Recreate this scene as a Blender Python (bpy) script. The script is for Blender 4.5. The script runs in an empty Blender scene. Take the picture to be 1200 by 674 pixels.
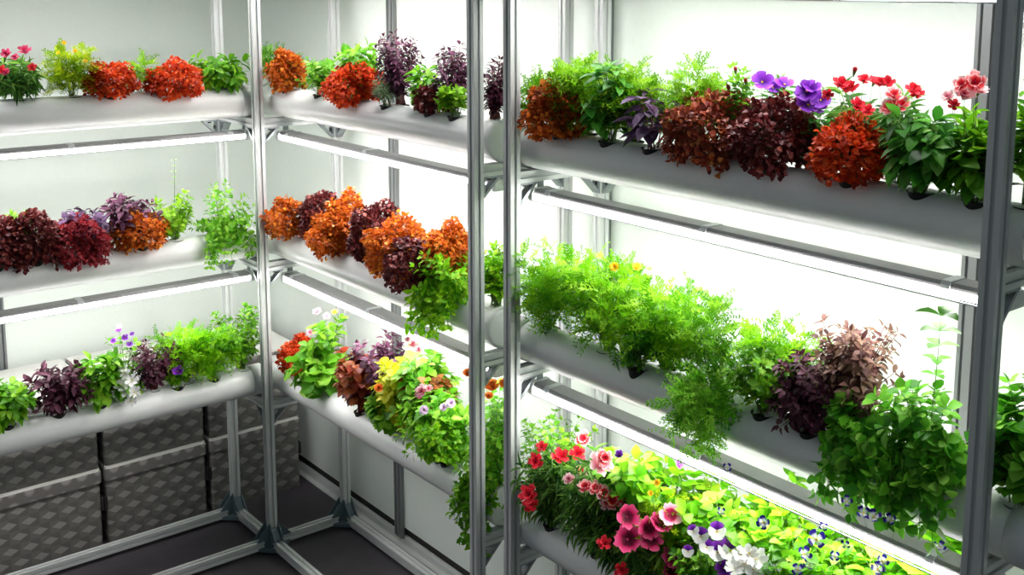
import bpy, bmesh, math, random
import numpy as np
from mathutils import Matrix, Vector

PI = math.pi
SC = bpy.context.scene
COL = SC.collection

# ------------------------------------------------------------------ helpers
def lin(c):
    return tuple(((v / 255) / 12.92 if v / 255 <= .04045 else ((v / 255 + .055) / 1.055) ** 2.4) for v in c) + (1.0,)

def tag(o, label=None, cat=None, group=None, kind=None):
    if label: o['label'] = label
    if cat: o['category'] = cat
    if group: o['group'] = group
    if kind: o['kind'] = kind
    return o

def empty(name, loc, label=None, cat=None, group=None):
    o = bpy.data.objects.new(name, None)
    o.empty_display_size = .05
    o.location = loc
    COL.objects.link(o)
    return tag(o, label, cat, group)

def link(name, me, parent=None, loc=None):
    o = bpy.data.objects.new(name, me)
    COL.objects.link(o)
    if parent: o.parent = parent
    if loc is not None: o.location = loc
    return o

class MB:
    """collects boxes, bars and tubes into ONE mesh"""
    def __init__(s): s.v = []; s.f = []; s.m = []; s.sm = []
    def add(s, vs, fs, m=0, smooth=False):
        b = len(s.v); s.v += [tuple(v) for v in vs]
        for f in fs:
            s.f.append(tuple(b + i for i in f)); s.m.append(m); s.sm.append(smooth)
        return s
    def box(s, lo, hi, m=0):
        x0, y0, z0 = lo; x1, y1, z1 = hi
        vs = [(x0,y0,z0),(x1,y0,z0),(x1,y1,z0),(x0,y1,z0),(x0,y0,z1),(x1,y0,z1),(x1,y1,z1),(x0,y1,z1)]
        return s.add(vs, [(0,3,2,1),(4,5,6,7),(0,1,5,4),(1,2,6,5),(2,3,7,6),(3,0,4,7)], m)
    def sweep(s, prof, a, b, u, w, m=0, smooth=False, caps=True):
        """closed 2D profile extruded from a to b; u, w the profile's axes"""
        a = Vector(a); b = Vector(b); u = Vector(u); w = Vector(w); n = len(prof)
        vs = [a + u * p + w * q for p, q in prof] + [b + u * p + w * q for p, q in prof]
        flip = (b - a).dot(u.cross(w)) < 0
        fs = []
        for i in range(n):
            j = (i + 1) % n
            fs.append((i, j, n + j, n + i) if not flip else (j, i, n + i, n + j))
        s.add(vs, fs, m, smooth)
        if caps:
            A = tuple(range(n)); B = tuple(range(n, 2 * n))
            b0 = len(s.v) - 2 * n
            s.f += [tuple(b0 + i for i in (A[::-1] if not flip else A)), tuple(b0 + i for i in (B if not flip else B[::-1]))]
            s.m += [m, m]; s.sm += [False, False]
        return s
    def tube(s, a, b, r, n=16, m=0, r2=None, smooth=True):
        a = Vector(a); b = Vector(b); d = (b - a).normalized()
        u = d.orthogonal().normalized(); w = d.cross(u)
        r2 = r if r2 is None else r2
        vs = [a + (u * math.cos(t) + w * math.sin(t)) * r for t in [2*PI*i/n for i in range(n)]]
        vs += [b + (u * math.cos(t) + w * math.sin(t)) * r2 for t in [2*PI*i/n for i in range(n)]]
        s.add(vs, [(i, (i+1) % n, n + (i+1) % n, n + i) for i in range(n)], m, smooth)
        b0 = len(s.v) - 2 * n
        s.f += [tuple(b0 + i for i in reversed(range(n))), tuple(b0 + n + i for i in range(n))]
        s.m += [m, m]; s.sm += [False, False]
        return s
    def lathe(s, prof, a, d, n=32, m=0):
        """(along, radius) profile turned about the line a + t d"""
        a = Vector(a); d = Vector(d).normalized(); u = d.orthogonal().normalized(); w = d.cross(u)
        vs = []
        for t, r in prof:
            for i in range(n):
                q = 2*PI*i/n
                vs.append(a + d*t + (u*math.cos(q) + w*math.sin(q))*r)
        fs = []
        for k in range(len(prof)-1):
            for i in range(n):
                j = (i+1) % n
                fs.append((k*n+i, k*n+j, (k+1)*n+j, (k+1)*n+i))
        return s.add(vs, fs, m, True)
    def build(s, name, mats, parent=None, loc=None, bevel=0):
        me = bpy.data.meshes.new(name)
        me.from_pydata(s.v, [], s.f)
        for mm in (mats if isinstance(mats, (list, tuple)) else [mats]): me.materials.append(mm)
        me.polygons.foreach_set('material_index', s.m)
        me.polygons.foreach_set('use_smooth', s.sm)
        me.update()
        o = link(name, me, parent, loc)
        if bevel:
            md = o.modifiers.new('bevel', 'BEVEL'); md.width = bevel; md.segments = 2; md.limit_method = 'ANGLE'
        return o

# ------------------------------------------------------------------ materials
def mat(name, col, rough=.5, metal=0., spec=.5, bump=0., bscale=60., vary=.06):
    m = bpy.data.materials.new(name); m.use_nodes = True
    nt = m.node_tree; b = nt.nodes['Principled BSDF']
    b.inputs['Base Color'].default_value = lin(col)
    b.inputs['Roughness'].default_value = rough
    b.inputs['Metallic'].default_value = metal
    b.inputs['Specular IOR Level'].default_value = spec
    tc = nt.nodes.new('ShaderNodeTexCoord')
    nz = nt.nodes.new('ShaderNodeTexNoise'); nz.inputs['Scale'].default_value = bscale
    nt.links.new(tc.outputs['Object'], nz.inputs['Vector'])
    mx = nt.nodes.new('ShaderNodeMix'); mx.data_type = 'RGBA'; mx.blend_type = 'MULTIPLY'
    mx.inputs[0].default_value = vary
    mx.inputs[6].default_value = lin(col)
    nt.links.new(nz.outputs['Fac'], mx.inputs[7])
    nt.links.new(mx.outputs[2], b.inputs['Base Color'])
    if bump:
        bp = nt.nodes.new('ShaderNodeBump'); bp.inputs['Strength'].default_value = bump; bp.inputs['Distance'].default_value = .002
        nt.links.new(nz.outputs['Fac'], bp.inputs['Height']); nt.links.new(bp.outputs['Normal'], b.inputs['Normal'])
    return m

def emit(name, col, strength):
    m = bpy.data.materials.new(name); m.use_nodes = True
    nt = m.node_tree; nt.nodes.clear()
    e = nt.nodes.new('ShaderNodeEmission'); o = nt.nodes.new('ShaderNodeOutputMaterial')
    e.inputs[0].default_value = lin(col); e.inputs[1].default_value = strength
    nt.links.new(e.outputs[0], o.inputs[0])
    return m

def leaf_mat(name, cols, rough=.45, trans=.35, spec=.35):
    """leaf tissue: the colour of each leaf runs over the species' range (attribute 'tint', one value per leaf)"""
    m = bpy.data.materials.new(name); m.use_nodes = True
    nt = m.node_tree; b = nt.nodes['Principled BSDF']; out = nt.nodes['Material Output']
    at = nt.nodes.new('ShaderNodeAttribute'); at.attribute_name = 'tint'
    cr = nt.nodes.new('ShaderNodeValToRGB'); el = cr.color_ramp.elements
    n = len(cols)
    el[0].position = 0; el[0].color = lin(cols[0])
    el[1].position = 1; el[1].color = lin(cols[-1])
    for i in range(1, n-1):
        e = el.new(i/(n-1)); e.color = lin(cols[i])
    nt.links.new(at.outputs['Fac'], cr.inputs[0])
    nt.links.new(cr.outputs[0], b.inputs['Base Color'])
    b.inputs['Roughness'].default_value = rough
    b.inputs['Specular IOR Level'].default_value = spec
    t = nt.nodes.new('ShaderNodeBsdfTranslucent'); nt.links.new(cr.outputs[0], t.inputs[0])
    mx = nt.nodes.new('ShaderNodeMixShader'); mx.inputs[0].default_value = trans
    nt.links.new(b.outputs[0], mx.inputs[1]); nt.links.new(t.outputs[0], mx.inputs[2])
    nt.links.new(mx.outputs[0], out.inputs[0])
    return m

M = {}
M['alu'] = mat('anodised_aluminium', (196, 200, 199), .42, .15, .5, .0, 300, .0)
M['stile'] = mat('grey_wall_profile', (128, 132, 133), .4, .3, .5, .0, 300, .0)
M['groove'] = mat('dark_groove', (70, 74, 76), .6, .2)
M['cast'] = mat('grey_cast_connector', (84, 102, 106), .5, .2)
M['rubber'] = mat('black_rubber', (18, 19, 20), .7)
M['pvc'] = mat('white_pvc', (232, 235, 233), .34, 0, .5)
M['cap'] = mat('white_pvc_cap', (216, 219, 217), .42, 0, .5)
M['housing'] = mat('lamp_housing', (150, 150, 150), .5, .3)
M['lamp'] = emit('lit_diffuser', (255, 250, 250), 30.)
M['clip'] = mat('clear_clip', (200, 205, 205), .3)
M['wall'] = mat('white_wall_panel', (226, 234, 227), .5, 0, .3)
M['bracket'] = mat('bracket_grey', (138, 146, 148), .45, .4)
M['bolt'] = mat('bolt_steel', (60, 62, 64), .35, .8)
M['cup'] = mat('black_net_cup', (14, 14, 13), .7)
M['soil'] = mat('growing_medium', (30, 22, 16), .9)
M['floor'] = mat('dark_floor_vinyl', (74, 70, 75), .6, 0, .3, .15, 25, .3)
M['skirt'] = mat('dark_skirting_gap', (40, 40, 38), .6)
# ------------------------------------------------------------------ measures of the place
ZT = {1: 1.6189, 2: 1.1161, 3: 0.6134}          # pipe axes above the floor
RP = .0515                                      # pipe radius
OFF = {'L': .09, 'M': .094, 'R': .087}          # pipe axis behind the front posts
XR = .0135                                      # the near rack stands a little further in
LB, MBK, RB = .3136, .2977, .3112               # back posts
WALLX, WALLY = .38, .85
RAILDZ = -.069                                  # cross rail axis below the pipe axis
LVL0 = ZT[1] + .503                             # level of the top frame

def pt(rk, s, o, z):
    return Vector((s, o, z)) if rk == 'L' else Vector((o, s, z))
def ax(rk): return Vector((1, 0, 0)) if rk == 'L' else Vector((0, 1, 0))
def cr(rk): return Vector((0, 1, 0)) if rk == 'L' else Vector((1, 0, 0))
UP = Vector((0, 0, 1))

def slot_profile(h=.015, g=.0042, d=.006):
    side = [(-h, -h), (-g, -h), (-g, -h + d), (g, -h + d), (g, -h)]
    out = []
    for k in range(4):
        c, s = math.cos(k*PI/2), math.sin(k*PI/2)
        out += [(x*c - y*s, x*s + y*c) for x, y in side]
    return out
PROF = slot_profile()

def beam(name, a, b, parent, label=None):
    a = Vector(a); b = Vector(b); d = (b-a).normalized()
    u = Vector((1, 0, 0)) if abs(d.x) < .5 else Vector((0, 1, 0))
    w = d.cross(u)
    o = MB().sweep(PROF, a, b, u, w).build(name, M['alu'], parent)
    if label: o['label'] = label
    return o

def gusset(parent, corner, d1, d2, L=.055):
    """open corner bracket: two flanges, one diagonal strut, two bolts; corner in the angle of directions d1, d2"""
    c = Vector(corner); d1 = Vector(d1); d2 = Vector(d2); t = d1.cross(d2)
    def quadbox(p, q, th, w):
        p = Vector(p); q = Vector(q); d = (q-p).normalized(); n = d.cross(t)
        mb.sweep([(-w/2, -th/2), (w/2, -th/2), (w/2, th/2), (-w/2, th/2)], p, q, t, n)
    mb = MB()
    quadbox(c + d2*.003, c + d1*L + d2*.003, .005, .026)
    quadbox(c + d1*.003, c + d2*L + d1*.003, .005, .026)
    quadbox(c + d1*(L-.004) + d2*.004, c + d2*(L-.004) + d1*.004, .007, .024)
    o = mb.build('bracket', M['bracket'], parent)
    for p, n in ((c + d1*.027 + d2*.005, d2), (c + d2*.027 + d1*.005, d1)):
        MB().tube(p, p + n*.006, .007, 12).build('bolt', M['bolt'], o)
    return o

def connector(parent, x, y, dirs):
    mb = MB()
    h = .0165
    mb.box((x-h, y-h, .012), (x+h, y+h, .05))
    z = .03
    for d in dirs:
        d = Vector(d); t = Vector((-d.y, d.x, 0))
        c = Vector((x, y, z)) 
        # socket round the rail
        a, b = c + d*h, c + d*(h + .02)
        mb.sweep([(-h, -h), (h, -h), (h, h), (-h, h)], a, b, t, UP)
        # two triangular webs from rail to post
        for s in (-1, 1):
            p0 = Vector((x, y, 0)) + t*s*(h - .003) + d*h
            tri = [(0, .046), (.05, .046), (0, .105), ]
            q = [p0 + d*u + UP*v for u, v in tri]
            r_ = [v + t*s*.004 for v in q]
            fs = [(0, 1, 2), (5, 4, 3), (0, 3, 4, 1), (1, 4, 5, 2), (2, 5, 3, 0)]
            mb.add(q + r_, fs)
        # web bridging the two plates, and a bolt boss
        mb.sweep([(-h+.004, -.0015), (h-.004, -.0015), (h-.004, .0015), (-h+.004, .0015)], Vector((x, y, .085)) + d*h, Vector((x, y, .046)) + d*(h + .03), t, Vector((d.x*.7, d.y*.7, .7)))
    # floor plates between neighbouring rails
    for i in range(len(dirs)):
        for j in range(i+1, len(dirs)):
            a, b = Vector(dirs[i]), Vector(dirs[j])
            if abs(a.dot(b)) < .1:
                c = Vector((x, y, .012)) + (a+b)*h
                tri = [c, c + a*.045, c + b*.045]
                up = [v + UP*.012 for v in tri]
                mb.add(tri + up, [(0, 2, 1), (3, 4, 5), (0, 1, 4, 3), (1, 2, 5, 4), (2, 0, 3, 5)])
    o = mb.build('corner_connector', M['cast'], parent)
    MB().tube((x, y, 0), (x, y, .014), .02, 16).build('foot', M['rubber'], o)
    return o

def rack(name, label, rk, s0, s1, front, back, share=False):
    """posts at s0 and s1 along the rack; share: the post at s1 belongs to the neighbour"""
    P0 = pt(rk, s1, front, 0)
    root = empty(name, pt(rk, (s0+s1)/2, (front+back)/2, 0), label, 'rack', 'aluminium grow racks')
    off = -root.location
    A, Cx = ax(rk), cr(rk)
    g = empty
    def loc(s, o, z): return pt(rk, s, o, z) + off
    for s, o, skip in ((s0, front, 0), (s0, back, 0), (s1, front, share), (s1, back, 0)):
        if not skip: beam('post', loc(s, o, .03), loc(s, o, 2.085), root)
    e = .015
    ztop = LVL0 + RAILDZ
    for s in (s0, s1): beam('base_rail', loc(s, front+e, .03), loc(s, back-e, .03), root)
    for o in (front, back): beam('base_rail', loc(s0+e, o, .03), loc(s1-e, o, .03), root)
    for t in (0, 1, 2, 3):
        z = (ZT[t] if t else LVL0) + RAILDZ
        for s in (s0, s1):
            beam('cross_rail', loc(s, front+e, z), loc(s, back-e, z), root)
            gusset(root, loc(s, front+e, z-e), Cx, -UP)
            gusset(root, loc(s, back-e, z-e), -Cx, -UP)
        beam('back_rail', loc(s0+e, back, z), loc(s1-e, back, z), root)
        gusset(root, loc(s0+e, back, z-e), A, -UP)
        gusset(root, loc(s1-e, back, z-e), -A, -UP)
    return root, loc

rl, loc = rack('grow_rack', 'left aluminium rack with bottom rails in front of the patterned storage boxes', 'L', -1.27, 0, 0, LB, share=True)
for s, o in ((-1.27, 0), (-1.27, LB)):
    c = loc(s, o, 0); connector(rl, c.x, c.y, [(1, 0, 0), (0, 1, 0) if o == 0 else (0, -1, 0)])
c = loc(0, LB, 0); connector(rl, c.x, c.y, [(-1, 0, 0), (0, -1, 0)])
rm, loc = rack('grow_rack', 'middle aluminium rack running from the room corner along the right wall', 'M', -1.269, 0, 0, MBK)
c = loc(0, 0, 0); connector(rm, c.x, c.y, [(0, -1, 0), (1, 0, 0), (-1, 0, 0), (0, 1, 0)])
c = loc(0, MBK, 0); connector(rm, c.x, c.y, [(0, -1, 0), (-1, 0, 0)])
for o in (0, MBK):
    c = loc(-1.269, o, 0); connector(rm, c.x, c.y, [(0, 1, 0), (1, 0, 0) if o == 0 else (-1, 0, 0)])
rr, loc = rack('grow_rack', 'right aluminium rack nearest the camera with a wide dark post at the right', 'R', -2.66, -1.402, XR, RB)
for s in (-2.66, -1.402):
    for o in (XR, RB):
        c = loc(s, o, 0); connector(rr, c.x, c.y, [(0, 1, 0) if s < -2 else (0, -1, 0), (1, 0, 0) if o < .1 else (-1, 0, 0)])

# ------------------------------------------------------------------ pipes and lamps
SIDE = {'L': 'left', 'M': 'middle', 'R': 'right'}
LEV = {1: 'top', 2: 'middle', 3: 'lowest'}
SPAN = {'L': (-1.38, .022), 'M': (-1.268, .147), 'R': (-2.745, -1.338)}
LSPAN = {'L': (-1.262, -.006), 'M': (-1.262, -.006), 'R': (-2.654, -1.408)}
PLAB = {('L', 1): 'top pipe of the left rack, carrying two orange red mounds',
        ('L', 2): 'middle pipe of the left rack, carrying maroon mounds and purple basil',
        ('L', 3): 'lowest pipe of the left rack, above the storage boxes',
        ('M', 1): 'top pipe of the middle rack, with the tall purple basil',
        ('M', 2): 'middle pipe of the middle rack, full of orange and maroon mounds',
        ('M', 3): 'lowest pipe of the middle rack, with begonias and hanging lettuce',
        ('R', 1): 'top pipe of the right rack, with red dianthus and purple pansies',
        ('R', 2): 'middle pipe of the right rack, with feathery herbs and mint',
        ('R', 3): 'lowest pipe of the right rack, with dianthus, violas and torenias'}
for rk in 'LMR':
    for t in (1, 2, 3):
        s0, s1 = SPAN[rk]
        root = empty('grow_pipe', pt(rk, (s0+s1)/2, OFF[rk], ZT[t]-RP), 'white PVC ' + PLAB[rk, t], 'pipe', 'white grow pipes')
        h = (s1-s0)/2
        A = ax(rk)
        cen = Vector((0, 0, RP))
        a = cen - A*(h-.02); b = cen + A*(h-.02)
        MB().lathe([(0, RP), (2*(h-.02), RP)], a, A, 48).build('pipe_body', M['pvc'], root)
        for sg in (-1, 1):
            p = cen + A*sg*(h-.05)
            MB().lathe([(0, RP-.001), (0, RP+.0035), (.045, RP+.0035), (.049, RP), (.05, RP-.006), (.05, 0)], p, A*sg, 48).build('end_cap', M['cap'], root)

LLAB = {0: 'at the top of the {} rack, above the top pipe', 1: 'under the top pipe of the {} rack', 2: 'under the middle pipe of the {} rack'}
LO = .096
def grow_light(rk, t):
    z = (ZT[t] if t else LVL0)
    s0, s1 = LSPAN[rk]
    base = pt(rk, (s0+s1)/2, LO, z-.137)
    root = empty('grow_light', base, 'long white tube lamp ' + LLAB[t].format(SIDE[rk]), 'lamp', 'tube lamps of the racks')
    h = (s1-s0)/2; A = ax(rk); X = cr(rk)
    def sw(prof, a, b, name, m, par=root):
        return MB().sweep(prof, A*a, A*b, X, UP).build(name, m, par)
    # housing: shallow channel
    sw([(-.027, .024), (.027, .024), (.027, .03), (.022, .036), (-.022, .036), (-.027, .03)], -h, h, 'housing', M['housing'])
    # lit diffuser
    prof = [(-.029, .0235), (-.031, .017), (-.027, .0115), (-.018, .0085), (.018, .0085), (.027, .0115), (.031, .017), (.029, .0235)]
    d = sw(prof, -h+.012, h-.012, 'diffuser', M['lamp'])
    for sg in (-1, 1): sw([(sg*.0325-.0012, .0065), (sg*.0325+.0012, .0065), (sg*.0325+.0012, .0095), (sg*.0325-.0012, .0095)], -h, h, 'rim', M['clip'])
    for sg in (-1, 1):
        e = [(-.032, .007), (.032, .007), (.032, .025), (.027, .037), (-.027, .037), (-.032, .025)]
        a, b = sorted((sg*(h-.012), sg*(h+.004)))
        sw(e, a, b, 'end_cap', M['cap'])
    for q in (-.46, .04, .5):
        s = q*h*2*.9 if abs(q) < .3 else q*2*h*.9
        sw([(-.029, .0245), (.029, .0245), (.029, .031), (.0232, .0378), (-.0232, .0378), (-.029, .031)], s-.009, s+.009, 'clip', M['clip'])
    # short hangers up to the level of the cross rails' brackets
    for sg in (-1, 1):
        p = A*sg*(h-.004) + UP*.0355
        mb = MB()
        mb.sweep([(-.01, -.0012), (.01, -.0012), (.01, .0012), (-.01, .0012)], p, p + UP*.0178, X, A)
        mb.build('hanger', M['bracket'], root)
for rk in 'LMR':
    for t in (0, 1, 2): grow_light(rk, t)

# ------------------------------------------------------------------ the room
def struct(o): o['kind'] = 'structure'; return o
struct(MB().box((-4.2, -5.2, -.05), (.43, WALLY+.05, 0)).build('floor', M['floor']))
mb = MB(); mb.box((WALLX, -5.2, .07), (WALLX+.05, WALLY+.05, 2.75)); struct(mb.build('wall_right', M['wall']))
mb = MB(); mb.box((-4.2, WALLY, .07), (WALLX, WALLY+.05, 2.75)); struct(mb.build('wall_left', M['wall']))
def base(name, a, b, n):
    """dark recess behind an aluminium floor channel"""
    a = Vector(a); b = Vector(b); n = Vector(n)
    mb = MB()
    mb.sweep([(-.04, 0), (-.012, 0), (-.012, .07), (-.04, .07)], a, b, n, UP, 1)
    mb.sweep([(-.012, 0), (.022, 0), (.022, .004), (.0, .004), (.0, .026), (-.004, .034), (-.012, .034)], a, b, n, UP, 0)
    struct(mb.build(name, [M['alu'], M['skirt']]))
base('baseboard_right', (WALLX, -5.2, 0), (WALLX, WALLY, 0), (-1, 0, 0))
base('baseboard_left', (-4.2, WALLY, 0), (WALLX, WALLY, 0), (0, -1, 0))
k = 0
def stile(c, n, t):
    global k
    k += 1
    c = Vector(c); n = Vector(n); t = Vector(t)
    w, d = .023, .014
    prof = [(-w, 0), (w, 0), (w, d), (w-.008, d), (w-.008, .004), (w-.014, .004), (w-.014, d), (-w+.014, d), (-w+.014, .004), (-w+.008, .004), (-w+.008, d), (-w, d)]
    struct(MB().sweep(prof, c + UP*.03, c + UP*2.75, t, n).build('trim_%d' % k, M['stile']))
for y in (-.262, -1.345, -2.43, -3.52, -4.6): stile((WALLX, y, 0), (-1, 0, 0), (0, 1, 0))
for x in (-.665, -1.75, -2.84, -3.9): stile((x, WALLY, 0), (0, -1, 0), (1, 0, 0))

# ------------------------------------------------------------------ storage boxes
def box_mat():
    m = bpy.data.materials.new('diamond_pattern'); m.use_nodes = True
    nt = m.node_tree; N = nt.nodes; L = nt.links; b = N['Principled BSDF']
    tc = N.new('ShaderNodeTexCoord'); sp = N.new('ShaderNodeSeparateXYZ'); L.new(tc.outputs['Object'], sp.inputs[0])
    def mth(op, a, b_=None):
        n = N.new('ShaderNodeMath'); n.operation = op
        for i, v in enumerate((a, b_)):
            if v is None: continue
            if isinstance(v, (int, float)): n.inputs[i].default_value = v
            else: L.new(v, n.inputs[i])
        return n.outputs[0]
    hx = mth('ADD', sp.outputs[0], sp.outputs[1])
    v = mth('DIVIDE', mth('ADD', sp.outputs[2], .012), .047)
    j = mth('ROUND', v); fv = mth('SUBTRACT', v, j)
    u = mth('ADD', mth('DIVIDE', hx, .065), mth('MULTIPLY', j, .5))
    fu = mth('SUBTRACT', u, mth('ROUND', u))
    dm = mth('ADD', mth('DIVIDE', mth('ABSOLUTE', fu), .40), mth('DIVIDE', mth('ABSOLUTE', fv), .30))
    isd = mth('LESS_THAN', dm, 1.)
    sgn = mth('GREATER_THAN', fu, 0.)
    m1 = N.new('ShaderNodeMix'); m1.data_type = 'RGBA'; L.new(sgn, m1.inputs[0])
    m1.inputs[6].default_value = lin((104, 102, 97)); m1.inputs[7].default_value = lin((92, 91, 87))
    m2 = N.new('ShaderNodeMix'); m2.data_type = 'RGBA'; L.new(isd, m2.inputs[0]); L.new(m1.outputs[2], m2.inputs[6])
    m2.inputs[7].default_value = lin((138, 137, 131))
    L.new(m2.outputs[2], b.inputs['Base Color']); b.inputs['Roughness'].default_value = .55
    return m
M['diamond'] = box_mat()
def lid_mat():
    m = bpy.data.materials.new('drop_pattern'); m.use_nodes = True
    nt = m.node_tree; N = nt.nodes; L = nt.links; b = N['Principled BSDF']
    tc = N.new('ShaderNodeTexCoord'); mp = N.new('ShaderNodeMapping'); mp.inputs['Scale'].default_value = (18, 18, 14)
    L.new(tc.outputs['Object'], mp.inputs[0])
    vo = N.new('ShaderNodeTexVoronoi'); vo.inputs['Scale'].default_value = 1.; vo.inputs['Randomness'].default_value = .25
    L.new(mp.outputs[0], vo.inputs['Vector'])
    r = N.new('ShaderNodeValToRGB'); L.new(vo.outputs['Distance'], r.inputs[0])
    r.color_ramp.elements[0].position = .3; r.color_ramp.elements[0].color = lin((150, 148, 143))
    r.color_ramp.elements[1].position = .42; r.color_ramp.elements[1].color = lin((104, 102, 98))
    L.new(r.outputs[0], b.inputs['Base Color']); b.inputs['Roughness'].default_value = .5
    return m
M['lid'] = lid_mat()
M['lidtop'] = mat('plain_lid_top', (224, 224, 218), .5)
M['handle'] = mat('dark_handle', (26, 25, 24), .6)
BL = {(0, 0): 'lower patterned grey box in the room corner, behind the corner post', (0, 1): 'upper patterned grey box in the room corner, behind the corner post',
      (1, 0): 'lower patterned grey box between the corner box and the leftmost one', (1, 1): 'upper patterned grey box between the corner box and the leftmost one',
      (2, 0): 'lower patterned grey box cut by the left edge of the photo', (2, 1): 'upper patterned grey box cut by the left edge of the photo'}
def storage_box(col_, row):
    w, dpt, hh = .374, .41, .296
    x1 = .316 - col_*.389; x0 = x1 - w
    cx = (x0+x1)/2
    root = empty('storage_box', (cx, .396 + dpt/2, row*.3 + .001), BL[col_, row], 'box', 'patterned storage boxes')
    def rrect(w_, d_, r, z0, z1, taper=0.):
        pr = []
        for k_, (sx, sy) in enumerate(((1, 1), (-1, 1), (-1, -1), (1, -1))):
            for i in range(5):
                a_ = k_*PI/2 + i*PI/8
                pr.append((sx*(w_/2-r) + r*math.cos(a_), sy*(d_/2-r) + r*math.sin(a_)))
        return pr
    pr = rrect(w-.006, dpt-.006, .012, 0, 1)
    MB().sweep(pr, (0, 0, 0), (0, 0, .25), (1, 0, 0), (0, 1, 0)).build('body', M['diamond'], root)
    pr = rrect(w+.006, dpt+.008, .016, 0, 1); pr2 = rrect(w-.002, dpt-.002, .014, 0, 1)
    mb = MB().sweep(pr, (0, 0, .246), (0, 0, .288), (1, 0, 0), (0, 1, 0)).sweep(pr2, (0, 0, .288), (0, 0, hh+.002), (1, 0, 0), (0, 1, 0), 1)
    lid = mb.build('lid', [M['lid'], M['lidtop']], root)
    for sg in (-1, 1):
        a_, b_ = sorted((sg*(w/2-.004), sg*(w/2+.0065)))
        MB().box((a_, -dpt/2+.004, .135), (b_, -dpt/2+.06, .185)).build('handle', M['handle'], root, bevel=.003)['label'] = 'dark side handle'
for c_ in (0, 1, 2):
    for r_ in (0, 1): storage_box(c_, r_)
# ------------------------------------------------------------------ leaves
def leaf_oval(fold=.12, curl=.25, rows=((0, .05), (.2, .62), (.5, 1.), (.8, .6), (1., 0.))):
    v = []; f = []
    for i, (t, w) in enumerate(rows):
        z = -curl*t*t
        if w == 0: v.append((0, t, z))
        else: v += [(-w/2, t, z + fold*w), (0, t, z), (w/2, t, z + fold*w)]
    n = len([r for r in rows if r[1] > 0])
    for i in range(n-1):
        a, b = 3*i, 3*i+3
        f += [(a, a+1, b+1, b), (a+1, a+2, b+2, b+1)]
    a = 3*(n-1); tip = 3*n
    f += [(a, a+1, tip), (a+1, a+2, tip)]
    return np.array(v, float), f
def leaf_small(fold=.15, curl=.3):
    v = [(0, 0, 0), (-.42, .35, fold), (.42, .35, fold), (0, .4, 0), (-.34, .75, fold*.7 - curl*.5), (.34, .75, fold*.7 - curl*.5), (0, 1, -curl)]
    f = [(0, 3, 1), (0, 2, 3), (1, 3, 6, 4), (3, 2, 5, 6)]
    return np.array(v, float), f
def leaf_frill(seed=0, amp=.13, nx=6, ny=7, lobes=3.):
    """broad ruffled leaf with a wavy lobed edge"""
    r = random.Random(seed); v = []; f = []
    for j in range(ny):
        t = j/(ny-1)
        w = (.16 + 1.05*math.sin(PI*min(t*.62+.05, 1)))*(.86 + .14*math.cos(t*lobes*2*PI))
        for i in range(nx):
            s = i/(nx-1)*2-1
            z = -.3*t*t + amp*abs(s)**1.5*math.sin(t*9 + s*4 + seed) + .12*s*s
            v.append((s*w/2, t - (.16*s*s if j == ny-1 else 0), z))
    for j in range(ny-1):
        for i in range(nx-1):
            a = j*nx+i; f.append((a, a+1, a+nx+1, a+nx))
    return np.array(v, float), f
def leaf_narrow(curl=.35):
    rows = ((0, .5), (.35, 1.), (.7, .8), (1., 0.))
    return leaf_oval(.15, curl, rows)
def leaf_lobed():
    """parsley like: three lobed, toothed"""
    v = [(0, 0, 0), (0, .45, .02), (-.16, .38, .05), (-.5, .42, .06), (-.36, .62, .03), (-.2, .6, .05), (-.22, .88, -.03), (0, 1., -.1), (.22, .88, -.03), (.2, .6, .05), (.36, .62, .03), (.5, .42, .06), (.16, .38, .05)]
    f = [(0, 1, 2), (2, 1, 5, 4), (2, 4, 3), (1, 7, 6, 5), (1, 9, 8, 7), (1, 12, 10, 9), (12, 11, 10), (0, 12, 1)]
    return np.array(v, float), f
def leaf_frond(n=7, w=.34, th=.05, seg=.062, seed=0):
    """feathery frond: a rib with forked thread leaflets"""
    r = random.Random(seed); v = []; f = []
    def strip(p, q, w0, w1, nrm=(0, 0, 1)):
        p = np.array(p, float); q = np.array(q, float); d = q-p
        s = np.cross(d, nrm); s /= (np.linalg.norm(s)+1e-9)
        b = len(v)
        v.extend([tuple(p - s*w0/2), tuple(p + s*w0/2), tuple(q + s*w1/2), tuple(q - s*w1/2)])
        f.append((b, b+1, b+2, b+3))
    zc = lambda t: -.28*t*t
    for i in range(3): strip((0, i/3, zc(i/3)), (0, (i+1)/3, zc((i+1)/3)), .03, .022)
    for i in range(n):
        t = .18 + .8*i/(n-1)
        L = w*(1.1 - .75*t)*(1 + r.uniform(-.2, .2))
        for sg in (-1, 1):
            a = r.uniform(.5, .95)
            b0 = (0, t, zc(t)); m = (sg*L*math.cos(a)*.55, t + L*math.sin(a)*.55, zc(t) + r.uniform(-.02, .08))
            strip(b0, m, seg, seg*.8)
            for q in (-.5, .0, .55):
                e = (m[0] + sg*L*.6*math.cos(a+q), m[1] + L*.6*math.sin(a+q), m[2] + r.uniform(-.09, .09))
                strip(m, e, seg*.8, seg*.5)
    strip((0, .98, zc(1)), (0, 1.12, zc(1.1)), seg*.8, seg*.4)
    return np.array(v, float), f
def leaf_needle():
    return leaf_oval(.1, .15, ((0, .6), (.5, 1.), (1., 0.)))

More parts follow.
